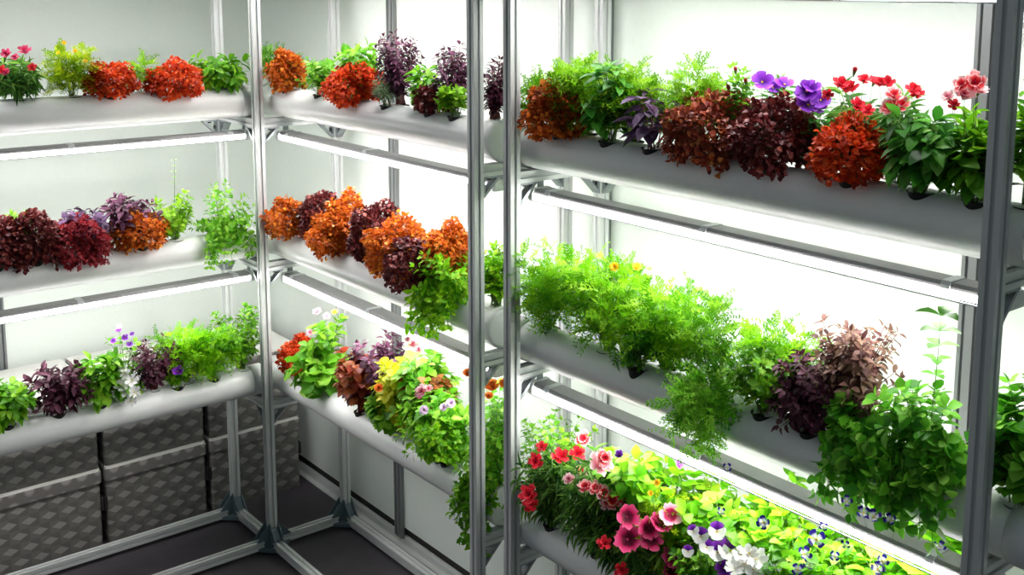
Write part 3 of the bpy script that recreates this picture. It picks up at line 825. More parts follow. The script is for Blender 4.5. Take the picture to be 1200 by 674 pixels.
PLANTS = [
('dianthus', 'dianthus', 'L', -0.728, 0.09, 1.6668, 0.078, 0.138, 0.003, 0.0, -0.0, 'dgreen', 'pink flowered dianthus at the left edge of the photo, on the top pipe', 'pinks in flower', [('pink', -0.041, -0.067, 0.144, 0.032), ('pink', 0.0, -0.101, 0.152, 0.04), ('red', -0.055, -0.055, 0.096, 0.03), ('pink', -0.044, -0.064, 0.089, 0.026), ('red', 0.015, -0.114, 0.102, 0.03), ('pink', -0.022, -0.083, 0.132, 0.026)], {}),
('marigold', 'feather', 'L', -0.569, 0.09, 1.6668, 0.068, 0.164, 0.0, -0.007, 0.006, 'yellowgreen', 'yellow green feathery bush on the top left pipe beside the pink dianthus', 'feathery green herbs', [('yellowdot', -0.036, -0.061, 0.172, 0.014), ('yellowdot', -0.011, -0.081, 0.147, 0.014), ('yellowdot', 0.012, -0.1, 0.116, 0.014), ('yellowdot', -0.051, -0.048, 0.141, 0.012)], {}),
('foliage_plant', 'mound', 'L', -0.465, 0.074, 1.6668, 0.072, 0.097, 0.006, 0.001, -0.001, 'orangered', 'orange red mound on the top left pipe, next to the yellow green feathery bush', 'orange leaved mounds', [], {}),
('dill', 'feather', 'L', -0.351, 0.108, 1.6668, 0.047, 0.126, 0.0, 0.002, -0.002, 'lime', 'wispy light green herb between the two orange red mounds of the top left pipe', 'feathery green herbs', [], {'sparse': 1}),
('foliage_plant', 'mound', 'L', -0.245, 0.074, 1.6668, 0.086, 0.088, 0.019, -0.001, 0.001, 'orangered', 'orange red mound on the top left pipe next to the green basil', 'orange leaved mounds', [], {}),
('basil', 'basil', 'L', -0.085, 0.09, 1.6668, 0.105, 0.124, 0.012, -0.004, 0.004, 'green', 'green basil at the corner end of the top left pipe', 'green basil plants', [], {}),
('dill', 'feather', 'M', 0.077, 0.112, 1.6668, 0.078, 0.162, 0.016, 0.002, -0.002, 'green', 'wispy green herb behind the corner post at the start of the top middle pipe', 'feathery green herbs', [], {'sparse': 1}),
('foliage_plant', 'mound', 'M', -0.077, 0.078, 1.6668, 0.059, 0.126, 0.003, 0.001, -0.001, 'orange', 'orange mound nearest the corner post on the top middle pipe', 'orange leaved mounds', [], {}),
('parsley', 'leafy', 'M', -0.306, 0.078, 1.6668, 0.069, 0.131, 0.003, 0.002, -0.002, 'lightgreen', 'light green parsley between the two orange mounds of the top middle pipe', 'leafy green plants', [], {}),
('lettuce', 'basil', 'M', -0.498, 0.112, 1.6668, 0.067, 0.201, 0.0, 0.002, -0.002, 'lightgreen', 'light green leafy plant standing up behind the second orange mound of the top middle pipe', 'leafy green plants', [], {}),
('foliage_plant', 'mound', 'M', -0.521, 0.078, 1.6668, 0.088, 0.105, 0.012, 0.003, -0.003, 'orangered', 'bright orange red mound in the centre of the top middle pipe', 'orange leaved mounds', [], {}),
('rosemary', 'needle', 'M', -0.721, 0.078, 1.6668, 0.048, 0.102, 0.0, 0.0, -0.0, 'greygreen', 'small grey green rosemary beside the orange red mound on the top middle pipe', 'leafy green plants', [], {}),
('purple_basil', 'pbasil', 'M', -0.737, 0.112, 1.6668, 0.063, 0.233, 0.0, -0.006, 0.005, 'purple', 'tall dark purple basil standing highest on the top middle pipe', 'purple basil plants', [], {'small': 1}),
('basil', 'basil', 'M', -0.902, 0.094, 1.6668, 0.044, 0.14, 0.0, 0.0, -0.0, 'lightgreen', 'small green basil right of the tall purple basil on the top middle pipe', 'green basil plants', [], {}),
('foliage_plant', 'mound', 'M', -0.952, 0.078, 1.6668, 0.046, 0.071, 0.0, 0.001, -0.001, 'maroon', 'tiny dark red mound in front of the small green basil on the top middle pipe', 'maroon leaved mounds', [], {}),
('purple_basil', 'pbasil', 'M', -1.003, 0.112, 1.6668, 0.054, 0.202, 0.0, -0.002, 0.002, 'purple', 'purple basil just left of the two middle posts on the top middle pipe', 'purple basil plants', [], {'small': 1}),
('oregano', 'leafy', 'M', -1.073, 0.078, 1.6668, 0.04, 0.1, 0.0, -0.001, 0.001, 'lime', 'small yellow green oregano below the purple basil left of the two middle posts', 'leafy green plants', [], {}),
('purple_basil', 'pbasil', 'M', -1.225, 0.094, 1.6668, 0.038, 0.171, 0.0, 0.0, -0.0, 'darkpurple', 'dark purple basil showing between the two middle posts on the top pipe', 'purple basil plants', [], {'small': 1}),
('dill', 'feather', 'R', -1.369, 0.105, 1.6668, 0.053, 0.134, 0.0, 0.011, -0.009, 'green', 'dark green feathery herb directly right of the second middle post, top right pipe', 'feathery green herbs', [], {}),
('dill', 'feather', 'R', -1.569, 0.112, 1.6668, 0.075, 0.199, 0.0, -0.005, 0.004, 'lime', 'bright green feathery herb behind the rust orange mound on the top right pipe', 'feathery green herbs', [], {'dense': 1.5}),
('dill', 'feather', 'R', -1.727, 0.112, 1.6668, 0.058, 0.189, 0.0, 0.0, -0.0, 'lime', 'bright green feathery herb behind the tall dark green basil on the top right pipe', 'feathery green herbs', [], {'dense': 1.6}),
('foliage_plant', 'mound', 'R', -1.523, 0.071, 1.6668, 0.081, 0.119, 0.016, -0.002, 0.002, 'rust', 'rust orange mound at the near left end of the top right pipe', 'orange leaved mounds', [], {}),
('basil', 'basil', 'R', -1.692, 0.071, 1.6668, 0.061, 0.177, 0.0, 0.004, -0.003, 'deepgreen', 'tall dark green basil between the rust mound and big purple basil, top right pipe', 'green basil plants', [], {}),
('purple_basil', 'pbasil', 'R', -1.832, 0.071, 1.6668, 0.097, 0.156, 0.0, 0.021, -0.018, 'purplegrey', 'broad leaved purple basil with few large leaves on the top right pipe', 'purple basil plants', [], {'big': 1}),
('dill', 'feather', 'R', -1.913, 0.112, 1.6668, 0.052, 0.212, 0.0, -0.001, 0.001, 'lime', 'bright green feathery herb behind the broad leaved purple basil on the top right pipe', 'feathery green herbs', [], {}),
('foliage_plant', 'mound', 'R', -1.995, 0.071, 1.6668, 0.08, 0.123, 0.013, 0.001, -0.001, 'brownred', 'brown red mound right of the broad leaved purple basil on the top right pipe', 'maroon leaved mounds', [], {}),
('oregano', 'leafy', 'R', -2.042, 0.112, 1.6668, 0.041, 0.202, 0.0, -0.001, 0.001, 'green', 'upright green herb behind the gap between the brown and the maroon mound, top right pipe', 'leafy green plants', [('reddot', -0.044, -0.023, 0.179, 0.015), ('reddot', -0.028, -0.036, 0.158, 0.015)], {}),
('foliage_plant', 'mound', 'R', -2.167, 0.071, 1.6668, 0.078, 0.131, 0.0, 0.002, -0.002, 'maroon', 'dark maroon mound in the centre of the top right pipe', 'maroon leaved mounds', [], {}),
('pansy', 'leafy', 'R', -2.119, 0.112, 1.6668, 0.039, 0.198, 0.0, 0.004, -0.003, 'deepgreen', 'purple flowered pansy with a green leafy top behind the maroon mound, top right pipe', 'pansies', [('violet', -0.049, -0.018, 0.165, 0.044), ('violet', -0.015, -0.046, 0.16, 0.04), ('violet', -0.033, -0.031, 0.154, 0.03)], {'sparse': 1}),
('pansy', 'leafy', 'R', -2.235, 0.105, 1.6668, 0.039, 0.153, 0.0, 0.001, -0.001, 'deepgreen', 'purple flowered pansy between the maroon mound and the red dianthus, top right pipe', 'pansies', [('violet', -0.051, -0.016, 0.156, 0.042), ('violet', -0.043, -0.023, 0.162, 0.036), ('violet', -0.048, -0.018, 0.13, 0.046), ('violet', -0.03, -0.034, 0.14, 0.04), ('violet', -0.033, -0.031, 0.124, 0.036), ('violet', -0.057, -0.011, 0.149, 0.032)], {'sparse': 1}),
('dianthus', 'dianthus', 'R', -2.327, 0.105, 1.6668, 0.054, 0.172, 0.0, -0.005, 0.004, 'dgreen', 'red dianthus behind the bright orange red mound on the top right pipe', 'pinks in flower', [('red', -0.073, -0.013, 0.178, 0.031), ('red', -0.057, -0.027, 0.17, 0.029), ('reddot', -0.055, -0.029, 0.195, 0.016), ('red', -0.041, -0.041, 0.185, 0.025), ('red', -0.049, -0.034, 0.139, 0.031), ('red', -0.033, -0.047, 0.13, 0.025), ('red', -0.064, -0.021, 0.172, 0.025), ('red', -0.027, -0.053, 0.181, 0.027), ('red', -0.089, -0.0, 0.158, 0.022)], {'sparse': 1}),
('dianthus', 'dianthus', 'R', -2.421, 0.105, 1.6668, 0.054, 0.178, 0.0, 0.001, -0.001, 'dgreen', 'red dianthus beside the large green basil on the top right pipe', 'pinks in flower', [('red', -0.081, -0.007, 0.186, 0.025), ('red', -0.071, -0.015, 0.186, 0.027), ('redwhite', -0.061, -0.023, 0.164, 0.034), ('redwhite', -0.065, -0.02, 0.144, 0.037), ('red', -0.036, -0.044, 0.174, 0.027), ('red', -0.031, -0.049, 0.168, 0.025), ('redwhite', -0.051, -0.032, 0.147, 0.034)], {'sparse': 1}),
('foliage_plant', 'mound', 'R', -2.347, 0.071, 1.6668, 0.07, 0.108, 0.0, -0.001, 0.001, 'orangered', 'vivid orange red mound left of the large green basil on the top right pipe', 'orange leaved mounds', [], {}),
('basil', 'basil', 'R', -2.491, 0.071, 1.6668, 0.069, 0.153, 0.0, -0.003, 0.003, 'deepgreen', 'large green basil in a dark cup near the right post on the top right pipe', 'green basil plants', [], {}),
('dianthus', 'dianthus', 'R', -2.559, 0.105, 1.6668, 0.044, 0.187, 0.0, 0.0, -0.0, 'green', 'pink and red dianthus half hidden by the right post, top right pipe', 'pinks in flower', [('redwhite', -0.061, -0.012, 0.192, 0.031), ('redwhite', -0.046, -0.025, 0.196, 0.039), ('pinkwhite', -0.058, -0.014, 0.176, 0.039), ('pinkwhite', -0.041, -0.029, 0.181, 0.034), ('red', -0.07, -0.004, 0.158, 0.022), ('pinkwhite', -0.077, 0.002, 0.172, 0.025)], {'sparse': 1}),
('basil', 'basil', 'R', -2.596, 0.071, 1.6668, 0.048, 0.147, 0.0, 0.0, -0.0, 'green', 'green basil partly behind the right post on the top right pipe', 'green basil plants', [], {}),
('basil', 'basil', 'R', -2.676, 0.087, 1.6668, 0.044, 0.211, 0.0, 0.002, -0.002, 'green', 'green plant right of the right post on the top pipe', 'green basil plants', [], {}),
('parsley', 'leafy', 'L', -0.741, 0.108, 1.164, 0.049, 0.184, 0.0, -0.001, 0.001, 'lightgreen', 'small light green tuft behind the maroon mounds of the middle left pipe', 'leafy green plants', [], {}),
('foliage_plant', 'mound', 'L', -0.825, 0.074, 1.164, 0.067, 0.153, 0.0, 0.0, -0.0, 'maroon', 'maroon mound cut by the left edge of the photo, middle left pipe', 'maroon leaved mounds', [], {}),
('foliage_plant', 'mound', 'L', -0.713, 0.074, 1.164, 0.085, 0.15, 0.015, -0.004, 0.003, 'maroon', 'maroon mound in front of the light green tuft, middle left pipe', 'maroon leaved mounds', [], {}),
('foliage_plant', 'mound', 'L', -0.579, 0.074, 1.164, 0.088, 0.12, 0.027, -0.005, 0.004, 'winered', 'wine red mound in front of the purple basil, middle left pipe', 'maroon leaved mounds', [], {}),
('purple_basil', 'pbasil', 'L', -0.555, 0.108, 1.164, 0.08, 0.165, 0.0, -0.002, 0.002, 'purplegrey', 'low purple basil behind the wine red mound, middle left pipe', 'purple basil plants', [], {}),
('purple_basil', 'pbasil', 'L', -0.42, 0.108, 1.164, 0.09, 0.18, 0.0, 0.0, -0.0, 'purple', 'taller purple basil behind the small orange mound, middle left pipe', 'purple basil plants', [], {}),
('foliage_plant', 'mound', 'L', -0.39, 0.074, 1.164, 0.084, 0.108, 0.004, 0.002, -0.002, 'orange', 'small orange mound, the only orange one on the middle left pipe', 'orange leaved mounds', [], {}),
('oregano', 'leafy', 'L', -0.267, 0.09, 1.164, 0.076, 0.166, 0.0, -0.006, 0.005, 'lime', 'yellow green herb with a tall thin flower spike, middle left pipe', 'leafy green plants', [('spike', -0.023, -0.08, 0.284, 0.02)], {}),
('oregano', 'leafy', 'L', -0.112, 0.09, 1.164, 0.108, 0.178, 0.075, 0.012, -0.01, 'lightgreen', 'bright green herb trailing over the corner end of the middle left pipe', 'leafy green plants', [], {}),
('foliage_plant', 'mound', 'M', -0.07, 0.078, 1.164, 0.08, 0.119, 0.005, 0.002, -0.002, 'orange', 'orange mound nearest the corner post on the middle pipe of the middle rack', 'orange leaved mounds', [], {}),
('foliage_plant', 'mound', 'M', -0.215, 0.112, 1.164, 0.066, 0.155, 0.0, -0.002, 0.002, 'maroon', 'maroon mound behind the first two orange mounds, middle pipe of the middle rack', 'maroon leaved mounds', [], {}),
('foliage_plant', 'mound', 'M', -0.401, 0.112, 1.164, 0.067, 0.173, 0.0, 0.0, -0.0, 'orange', 'orange mound at the back beside the thin wall strut, middle pipe of middle rack', 'orange leaved mounds', [], {}),
('foliage_plant', 'mound', 'M', -0.395, 0.078, 1.164, 0.088, 0.123, 0.009, -0.002, 0.002, 'orange', 'orange mound at the front, second from the corner post, middle pipe of the middle rack', 'orange leaved mounds', [], {}),
('foliage_plant', 'mound', 'M', -0.608, 0.094, 1.164, 0.079, 0.176, 0.0, -0.002, 0.002, 'maroon', 'maroon mound at the front between two orange ones, middle pipe of the middle rack', 'maroon leaved mounds', [], {}),
('foliage_plant', 'mound', 'M', -0.749, 0.078, 1.164, 0.114, 0.152, 0.014, 0.007, -0.006, 'orange', 'largest orange mound, in the centre of the middle pipe of the middle rack', 'orange leaved mounds', [], {}),
('foliage_plant', 'mound', 'M', -0.901, 0.064, 1.164, 0.09, 0.128, 0.001, -0.007, 0.006, 'maroon', 'maroon mound hanging in front below the largest orange mound', 'maroon leaved mounds', [], {}),
('foliage_plant', 'mound', 'M', -0.987, 0.112, 1.164, 0.071, 0.178, 0.0, -0.002, 0.002, 'orange', 'orange mound left of the two middle posts, middle pipe', 'orange leaved mounds', [], {}),
('oregano', 'leafy', 'M', -1.045, 0.078, 1.164, 0.098, 0.136, 0.1, -0.009, 0.008, 'brightgreen', 'bright green herb trailing down left of the two middle posts, middle pipe', 'leafy green plants', [], {'dense': 2.2}),
('oregano', 'leafy', 'M', -1.223, 0.094, 1.164, 0.05, 0.187, 0.0, -0.003, 0.003, 'brightgreen', 'bright green herb showing between the two middle posts, middle pipe', 'leafy green plants', [], {'dense': 1.8}),
('dill', 'feather', 'R', -1.465, 0.087, 1.164, 0.094, 0.225, 0.008, 0.002, -0.001, 'brightgreen', 'feathery bright green herb directly right of the second middle post, middle right pipe', 'feathery green herbs', [], {}),
('marigold', 'feather', 'R', -1.677, 0.087, 1.164, 0.124, 0.249, 0.0, 0.007, -0.006, 'brightgreen', 'largest feathery bright green bush with two yellow flowers, middle right pipe', 'feathery green herbs', [('yellowdot', -0.069, -0.094, 0.233, 0.022), ('yellowdot', -0.031, -0.126, 0.233, 0.022)], {}),
('dill', 'feather', 'R', -1.851, 0.105, 1.164, 0.106, 0.217, 0.0, -0.004, 0.004, 'brightgreen', 'feathery green herb right of the largest feathery bush, middle right pipe', 'feathery green herbs', [], {}),
('rosemary', 'needle', 'R', -1.807, 0.062, 1.164, 0.068, 0.117, 0.021, -0.001, 0.001, 'deepgreen', 'dark narrow leaved rosemary hanging over the front of the middle right pipe', 'leafy green plants', [], {}),
('fennel', 'feather', 'R', -2.005, 0.105, 1.164, 0.064, 0.235, 0.0, 0.001, -0.001, 'green', 'tall wispy fennel standing alone against the white wall, middle right pipe', 'feathery green herbs', [], {'sparse': 1}),
('fennel', 'feather', 'R', -2.029, 0.057, 1.164, 0.068, 0.085, 0.115, -0.008, 0.007, 'lightgreen', 'fennel hanging down the front of the middle right pipe over the lamp', 'feathery green herbs', [], {}),
('fennel', 'feather', 'R', -2.163, 0.105, 1.164, 0.071, 0.198, 0.0, -0.001, 0.001, 'brightgreen', 'bright feathery fennel behind the parsley, middle right pipe', 'feathery green herbs', [], {}),
('parsley', 'leafy', 'R', -2.162, 0.071, 1.164, 0.083, 0.164, 0.0, 0.004, -0.003, 'green', 'green parsley left of the dark purple basil, middle right pipe', 'leafy green plants', [], {}),
('purple_basil', 'pbasil', 'R', -2.338, 0.105, 1.164, 0.077, 0.244, 0.0, 0.004, -0.003, 'purplepink', 'tall pale purple basil rising behind the dark one, middle right pipe', 'purple basil plants', [], {'mid': 1}),
('purple_basil', 'pbasil', 'R', -2.279, 0.071, 1.164, 0.081, 0.16, 0.022, 0.001, -0.001, 'darkpurple', 'dark purple basil hanging over the front of the middle right pipe', 'purple basil plants', [], {'mid': 1}),
('mint', 'mint', 'R', -2.392, 0.071, 1.164, 0.065, 0.118, 0.074, 0.001, -0.001, 'mintgreen', 'light green mint with a trailing sprig right of the dark purple basil', 'leafy green plants', [], {}),
('mint', 'mint', 'R', -2.531, 0.087, 1.164, 0.1, 0.188, 0.078, -0.009, 0.008, 'mintgreen', 'largest mint, with a tall bright shoot, left of the right post', 'leafy green plants', [('shoot', -0.088, -0.052, 0.316, 0.04)], {}),
('mint', 'mint', 'R', -2.693, 0.087, 1.164, 0.064, 0.22, 0.0, 0.001, -0.001, 'mintgreen', 'dark green mint right of the right post, middle right pipe', 'leafy green plants', [], {}),
('basil', 'basil', 'L', -0.827, 0.074, 0.6612, 0.086, 0.149, 0.026, -0.001, 0.001, 'green', 'green basil at the left edge of the photo, lowest left pipe', 'green basil plants', [], {}),
('purple_basil', 'pbasil', 'L', -0.677, 0.074, 0.6612, 0.095, 0.175, 0.01, 0.008, -0.007, 'darkpurple', 'dark purple basil beside the basil at the left edge, lowest left pipe', 'purple basil plants', [], {}),
('basil', 'basil', 'L', -0.545, 0.074, 0.6612, 0.078, 0.189, 0.003, 0.0, -0.0, 'green', 'green basil between a dark purple basil and the white flowers, lowest left pipe', 'green basil plants', [], {}),
('pansy', 'leafy', 'L', -0.454, 0.108, 0.6612, 0.06, 0.215, 0.0, 0.0, -0.0, 'green', 'small plant with tiny violet flowers at the back of the lowest left pipe', 'pansies', [('violet', -0.029, -0.057, 0.238, 0.02), ('violet', -0.013, -0.071, 0.215, 0.024), ('violet', -0.043, -0.045, 0.203, 0.02), ('violet', -0.003, -0.079, 0.192, 0.02), ('white', -0.026, -0.059, 0.252, 0.018), ('violet', 0.004, -0.085, 0.227, 0.016)], {'sparse': 1}),
('petunia', 'leafy', 'L', -0.457, 0.074, 0.6612, 0.048, 0.103, 0.024, -0.002, 0.002, 'green', 'white flowered petunia hanging over the front of the lowest left pipe', 'white flowered plants', [('white', -0.021, -0.051, 0.1, 0.04), ('white', -0.005, -0.065, 0.077, 0.044), ('white', -0.031, -0.043, 0.059, 0.046), ('white', -0.017, -0.054, 0.036, 0.046), ('white', 0.0, -0.069, 0.036, 0.042), ('white', -0.038, -0.036, 0.03, 0.04), ('white', -0.012, -0.059, 0.007, 0.038), ('white', -0.024, -0.048, 0.117, 0.034)], {'sparse': 1}),
('purple_basil', 'pbasil', 'L', -0.366, 0.09, 0.6612, 0.076, 0.183, 0.01, 0.003, -0.003, 'darkpurple', 'dark purple basil beside the white petunia, lowest left pipe', 'purple basil plants', [], {'small': 1}),
('pansy', 'leafy', 'L', -0.291, 0.074, 0.6612, 0.034, 0.08, 0.0, 0.001, -0.001, 'green', 'single violet pansy flower low on the lowest left pipe', 'pansies', [('violet', -0.011, -0.043, 0.064, 0.04)], {'sparse': 1}),
('dill', 'feather', 'L', -0.249, 0.09, 0.6612, 0.088, 0.207, 0.0, -0.005, 0.004, 'brightgreen', 'bright green feathery herb beside the dark purple basil, lowest left pipe', 'feathery green herbs', [], {}),
('dill', 'feather', 'L', -0.164, 0.074, 0.6612, 0.07, 0.198, 0.004, 0.003, -0.003, 'brightgreen', 'bright green feathery herb left of the corner bush, lowest left pipe', 'feathery green herbs', [], {}),
('marjoram', 'leafy', 'L', -0.05, 0.09, 0.6612, 0.087, 0.239, 0.009, -0.006, 0.005, 'green', 'bushy green herb at the corner end of the lowest left pipe', 'leafy green plants', [], {}),
('foliage_plant', 'mound', 'M', -0.071, 0.094, 0.6612, 0.066, 0.119, 0.0, 0.005, -0.004, 'orangered', 'small orange red mound at the corner end of the lowest middle pipe', 'orange leaved mounds', [], {}),
('lettuce', 'lettuce', 'M', -0.252, 0.078, 0.6612, 0.09, 0.142, 0.01, 0.002, -0.002, 'lightgreen', 'ruffled light green lettuce beside the small orange red mound, lowest middle pipe', 'leafy green plants', [], {}),
('begonia', 'begonia', 'M', -0.23, 0.119, 0.6612, 0.081, 0.249, 0.0, -0.001, 0.001, 'green', 'pink flowered begonia standing behind the lettuce, lowest middle pipe', 'flowering plants of the lowest pipes', [('pinkwhite', -0.062, -0.052, 0.277, 0.03), ('pinkwhite', -0.038, -0.072, 0.262, 0.026), ('pinkwhite', -0.083, -0.035, 0.206, 0.026), ('yellowdot', -0.018, -0.089, 0.277, 0.02)], {'sparse': 1}),
('purple_basil', 'pbasil', 'M', -0.544, 0.112, 0.6612, 0.113, 0.265, 0.0, 0.002, -0.002, 'purple', 'purple basil at the back of the lowest middle pipe', 'purple basil plants', [], {}),
('coleus', 'begonia', 'M', -0.527, 0.078, 0.6612, 0.077, 0.214, 0.02, -0.004, 0.004, 'coleusred', 'red brown coleus hanging over the front of the lowest middle pipe', 'coleus plants', [], {}),
('coleus', 'begonia', 'M', -0.728, 0.094, 0.6612, 0.082, 0.233, 0.0, 0.002, -0.002, 'yellowleaf', 'yellow green coleus with orange flowers, lowest middle pipe', 'coleus plants', [('orangeflower', -0.088, -0.031, 0.163, 0.03), ('orangeflower', -0.031, -0.079, 0.158, 0.03), ('orangeflower', -0.037, -0.074, 0.187, 0.022), ('orangeflower', -0.028, -0.082, 0.102, 0.024)], {}),
('begonia', 'begonia', 'M', -0.704, 0.078, 0.6612, 0.079, 0.164, 0.008, 0.004, -0.003, 'green', 'green leaved begonia below the yellow coleus, front of the lowest middle pipe', 'flowering plants of the lowest pipes', [('orangeflower', -0.007, -0.097, 0.1, 0.024)], {}),
('begonia', 'begonia', 'M', -0.853, 0.112, 0.6612, 0.084, 0.295, 0.0, -0.005, 0.004, 'lightgreen', 'pale pink flowered begonia at the back of the lowest middle pipe', 'flowering plants of the lowest pipes', [('pinkwhite', -0.073, -0.046, 0.327, 0.03), ('pinkwhite', -0.06, -0.057, 0.312, 0.024), ('pinkwhite', -0.084, -0.037, 0.342, 0.02), ('pinkwhite', -0.042, -0.072, 0.317, 0.02)], {}),
('coleus', 'begonia', 'M', -0.89, 0.112, 0.6612, 0.061, 0.237, 0.0, 0.0, -0.0, 'browncopper', 'copper brown leaved coleus among the begonias, lowest middle pipe', 'coleus plants', [], {}),
('lantana', 'begonia', 'M', -0.985, 0.078, 0.6612, 0.106, 0.208, 0.0, -0.009, 0.008, 'lightgreen', 'lantana with round pink and lilac flower heads left of the middle posts, lowest pipe', 'flowering plants of the lowest pipes', [('pinkwhite', -0.097, -0.051, 0.239, 0.04), ('pink', -0.104, -0.045, 0.229, 0.024), ('pinkwhite', -0.084, -0.062, 0.247, 0.026), ('lilac', -0.094, -0.054, 0.185, 0.028), ('lilac', -0.037, -0.101, 0.205, 0.028), ('lilac', -0.052, -0.089, 0.192, 0.024)], {}),
('parsley', 'leafy', 'M', -1.016, 0.078, 0.6612, 0.116, 0.174, 0.046, -0.03, 0.025, 'brightgreen', 'lush bright green parsley left of the two middle posts, lowest middle pipe', 'leafy green plants', [], {'dense': 1.4}),
('lettuce', 'leafy', 'M', -1.206, 0.064, 0.6612, 0.077, 0.18, 0.161, 0.002, -0.002, 'green', 'long lettuce hanging far down between the two middle posts', 'leafy green plants', [], {'dense': 2.0}),
('marigold', 'leafy', 'M', -1.224, 0.094, 0.6612, 0.054, 0.326, 0.0, -0.004, 0.003, 'lightgreen', 'orange flowered marigold between the two middle posts, lowest pipe', 'flowering plants of the lowest pipes', [('orangeflower', -0.041, -0.041, 0.303, 0.04), ('orangeflower', -0.018, -0.06, 0.31, 0.03), ('orangeflower', -0.048, -0.035, 0.275, 0.026), ('orangeflower', -0.091, 0.002, 0.338, 0.026), ('pinkwhite', -0.027, -0.052, 0.353, 0.024)], {}),
('marjoram', 'leafy', 'R', -1.438, 0.112, 0.6612, 0.096, 0.289, 0.0, 0.003, -0.003, 'green', 'leafy green herb behind the red dianthus right of the second middle post, lowest pipe', 'leafy green plants', [], {}),
('dianthus', 'dianthus', 'R', -1.498, 0.071, 0.6612, 0.093, 0.216, 0.001, 0.005, -0.004, 'dgreen', 'red dianthus right of the second middle post, lowest right pipe', 'pinks in flower', [('red', -0.079, -0.051, 0.244, 0.032), ('red', -0.09, -0.042, 0.209, 0.04), ('red', -0.046, -0.08, 0.22, 0.044), ('red', -0.014, -0.106, 0.227, 0.042), ('redwhite', -0.003, -0.116, 0.268, 0.04), ('red', -0.103, -0.032, 0.123, 0.05), ('red', -0.1, -0.034, 0.098, 0.04), ('redwhite', -0.026, -0.096, 0.161, 0.032), ('redwhite', -0.007, -0.112, 0.181, 0.034)], {}),
('dianthus', 'dianthus', 'R', -1.673, 0.071, 0.6612, 0.083, 0.253, 0.0, 0.0, -0.0, 'dgreen', 'red and white dianthus in the lowest right pipe between the red and the magenta one', 'pinks in flower', [('pinkwhite', -0.054, -0.061, 0.259, 0.06), ('redwhite', -0.049, -0.065, 0.274, 0.04), ('redwhite', -0.081, -0.039, 0.203, 0.036), ('redwhite', -0.062, -0.054, 0.199, 0.036), ('redwhite', -0.049, -0.066, 0.188, 0.04), ('redwhite', -0.033, -0.079, 0.171, 0.05), ('red', -0.018, -0.091, 0.182, 0.04), ('pinkwhite', -0.044, -0.07, 0.163, 0.034), ('pinkwhite', -0.11, -0.014, 0.221, 0.03)], {}),
('dianthus', 'dianthus', 'R', -1.795, 0.063, 0.6612, 0.128, 0.161, 0.006, -0.006, 0.005, 'dgreen', 'magenta dianthus with large flowers at the bottom of the photo', 'pinks in flower', [('magenta', -0.092, -0.078, 0.198, 0.052), ('magenta', -0.089, -0.081, 0.144, 0.062), ('magenta', -0.056, -0.109, 0.174, 0.05), ('magenta', -0.037, -0.125, 0.182, 0.05), ('pinkeye', -0.02, -0.139, 0.203, 0.05), ('magenta', -0.051, -0.113, 0.144, 0.05), ('magenta', -0.011, -0.146, 0.1, 0.054), ('magenta', -0.015, -0.143, 0.074, 0.05), ('red', -0.13, -0.046, 0.135, 0.034), ('red', -0.101, -0.071, 0.075, 0.036)], {}),
('nasturtium', 'begonia', 'R', -1.755, 0.115, 0.6612, 0.11, 0.297, 0.0, 0.002, -0.001, 'limeleaf', 'lime green leafy plant behind the red and white dianthus, lowest right pipe', 'leafy green plants', [('violet', -0.105, -0.049, 0.308, 0.02), ('violet', -0.001, -0.136, 0.284, 0.02)], {}),
('marigold', 'feather', 'R', -1.895, 0.117, 0.6612, 0.081, 0.256, 0.0, 0.002, -0.002, 'yellowgreen', 'feathery yellow green herb behind the magenta dianthus, lowest right pipe', 'feathery green herbs', [('yellowdot', -0.099, -0.022, 0.279, 0.018), ('yellowdot', -0.11, -0.013, 0.255, 0.014)], {}),
('viola', 'leafy', 'R', -2.044, 0.071, 0.6612, 0.082, 0.23, 0.0, 0.0, -0.0, 'green', 'viola with purple and white flowers right of the magenta dianthus', 'violas of the lowest right pipe', [('viola', -0.085, -0.034, 0.231, 0.034), ('viola', -0.06, -0.055, 0.243, 0.036), ('viola', -0.075, -0.042, 0.207, 0.03), ('viola', -0.057, -0.057, 0.197, 0.04), ('viola', -0.037, -0.074, 0.2, 0.05), ('violet', -0.047, -0.066, 0.16, 0.04), ('viola', -0.097, -0.023, 0.242, 0.024), ('viola', -0.105, -0.017, 0.197, 0.024)], {}),
('petunia', 'leafy', 'R', -2.158, 0.071, 0.6612, 0.067, 0.194, 0.0, 0.005, -0.004, 'green', 'white flowered petunia at the bottom of the photo beside the viola', 'white flowered plants', [('white', -0.074, -0.027, 0.213, 0.05), ('white', -0.056, -0.042, 0.222, 0.046), ('white', -0.06, -0.038, 0.198, 0.05), ('white', -0.087, -0.016, 0.198, 0.044), ('white', -0.066, -0.033, 0.231, 0.04), ('white', -0.047, -0.049, 0.206, 0.044), ('white', -0.079, -0.022, 0.229, 0.036), ('white', -0.016, -0.076, 0.206, 0.046), ('white', -0.024, -0.069, 0.217, 0.04)], {}),
('torenia', 'begonia', 'R', -2.085, 0.113, 0.6612, 0.098, 0.286, 0.0, 0.001, -0.001, 'limeleaf', 'lime green leafy torenia behind the viola, lowest right pipe', 'torenias', [('torenia', -0.045, -0.085, 0.271, 0.024), ('torenia', -0.11, -0.031, 0.293, 0.02)], {}),
('torenia', 'begonia', 'R', -2.265, 0.087, 0.6612, 0.082, 0.313, 0.0, -0.001, 0.001, 'limeleaf', 'torenia with dark blue and white flowers right of the white petunia', 'torenias', [('torenia', -0.051, -0.063, 0.307, 0.04), ('torenia', -0.068, -0.048, 0.277, 0.032), ('torenia', -0.041, -0.071, 0.333, 0.02), ('torenia', -0.128, 0.002, 0.341, 0.03), ('torenia', -0.06, -0.055, 0.255, 0.026)], {}),
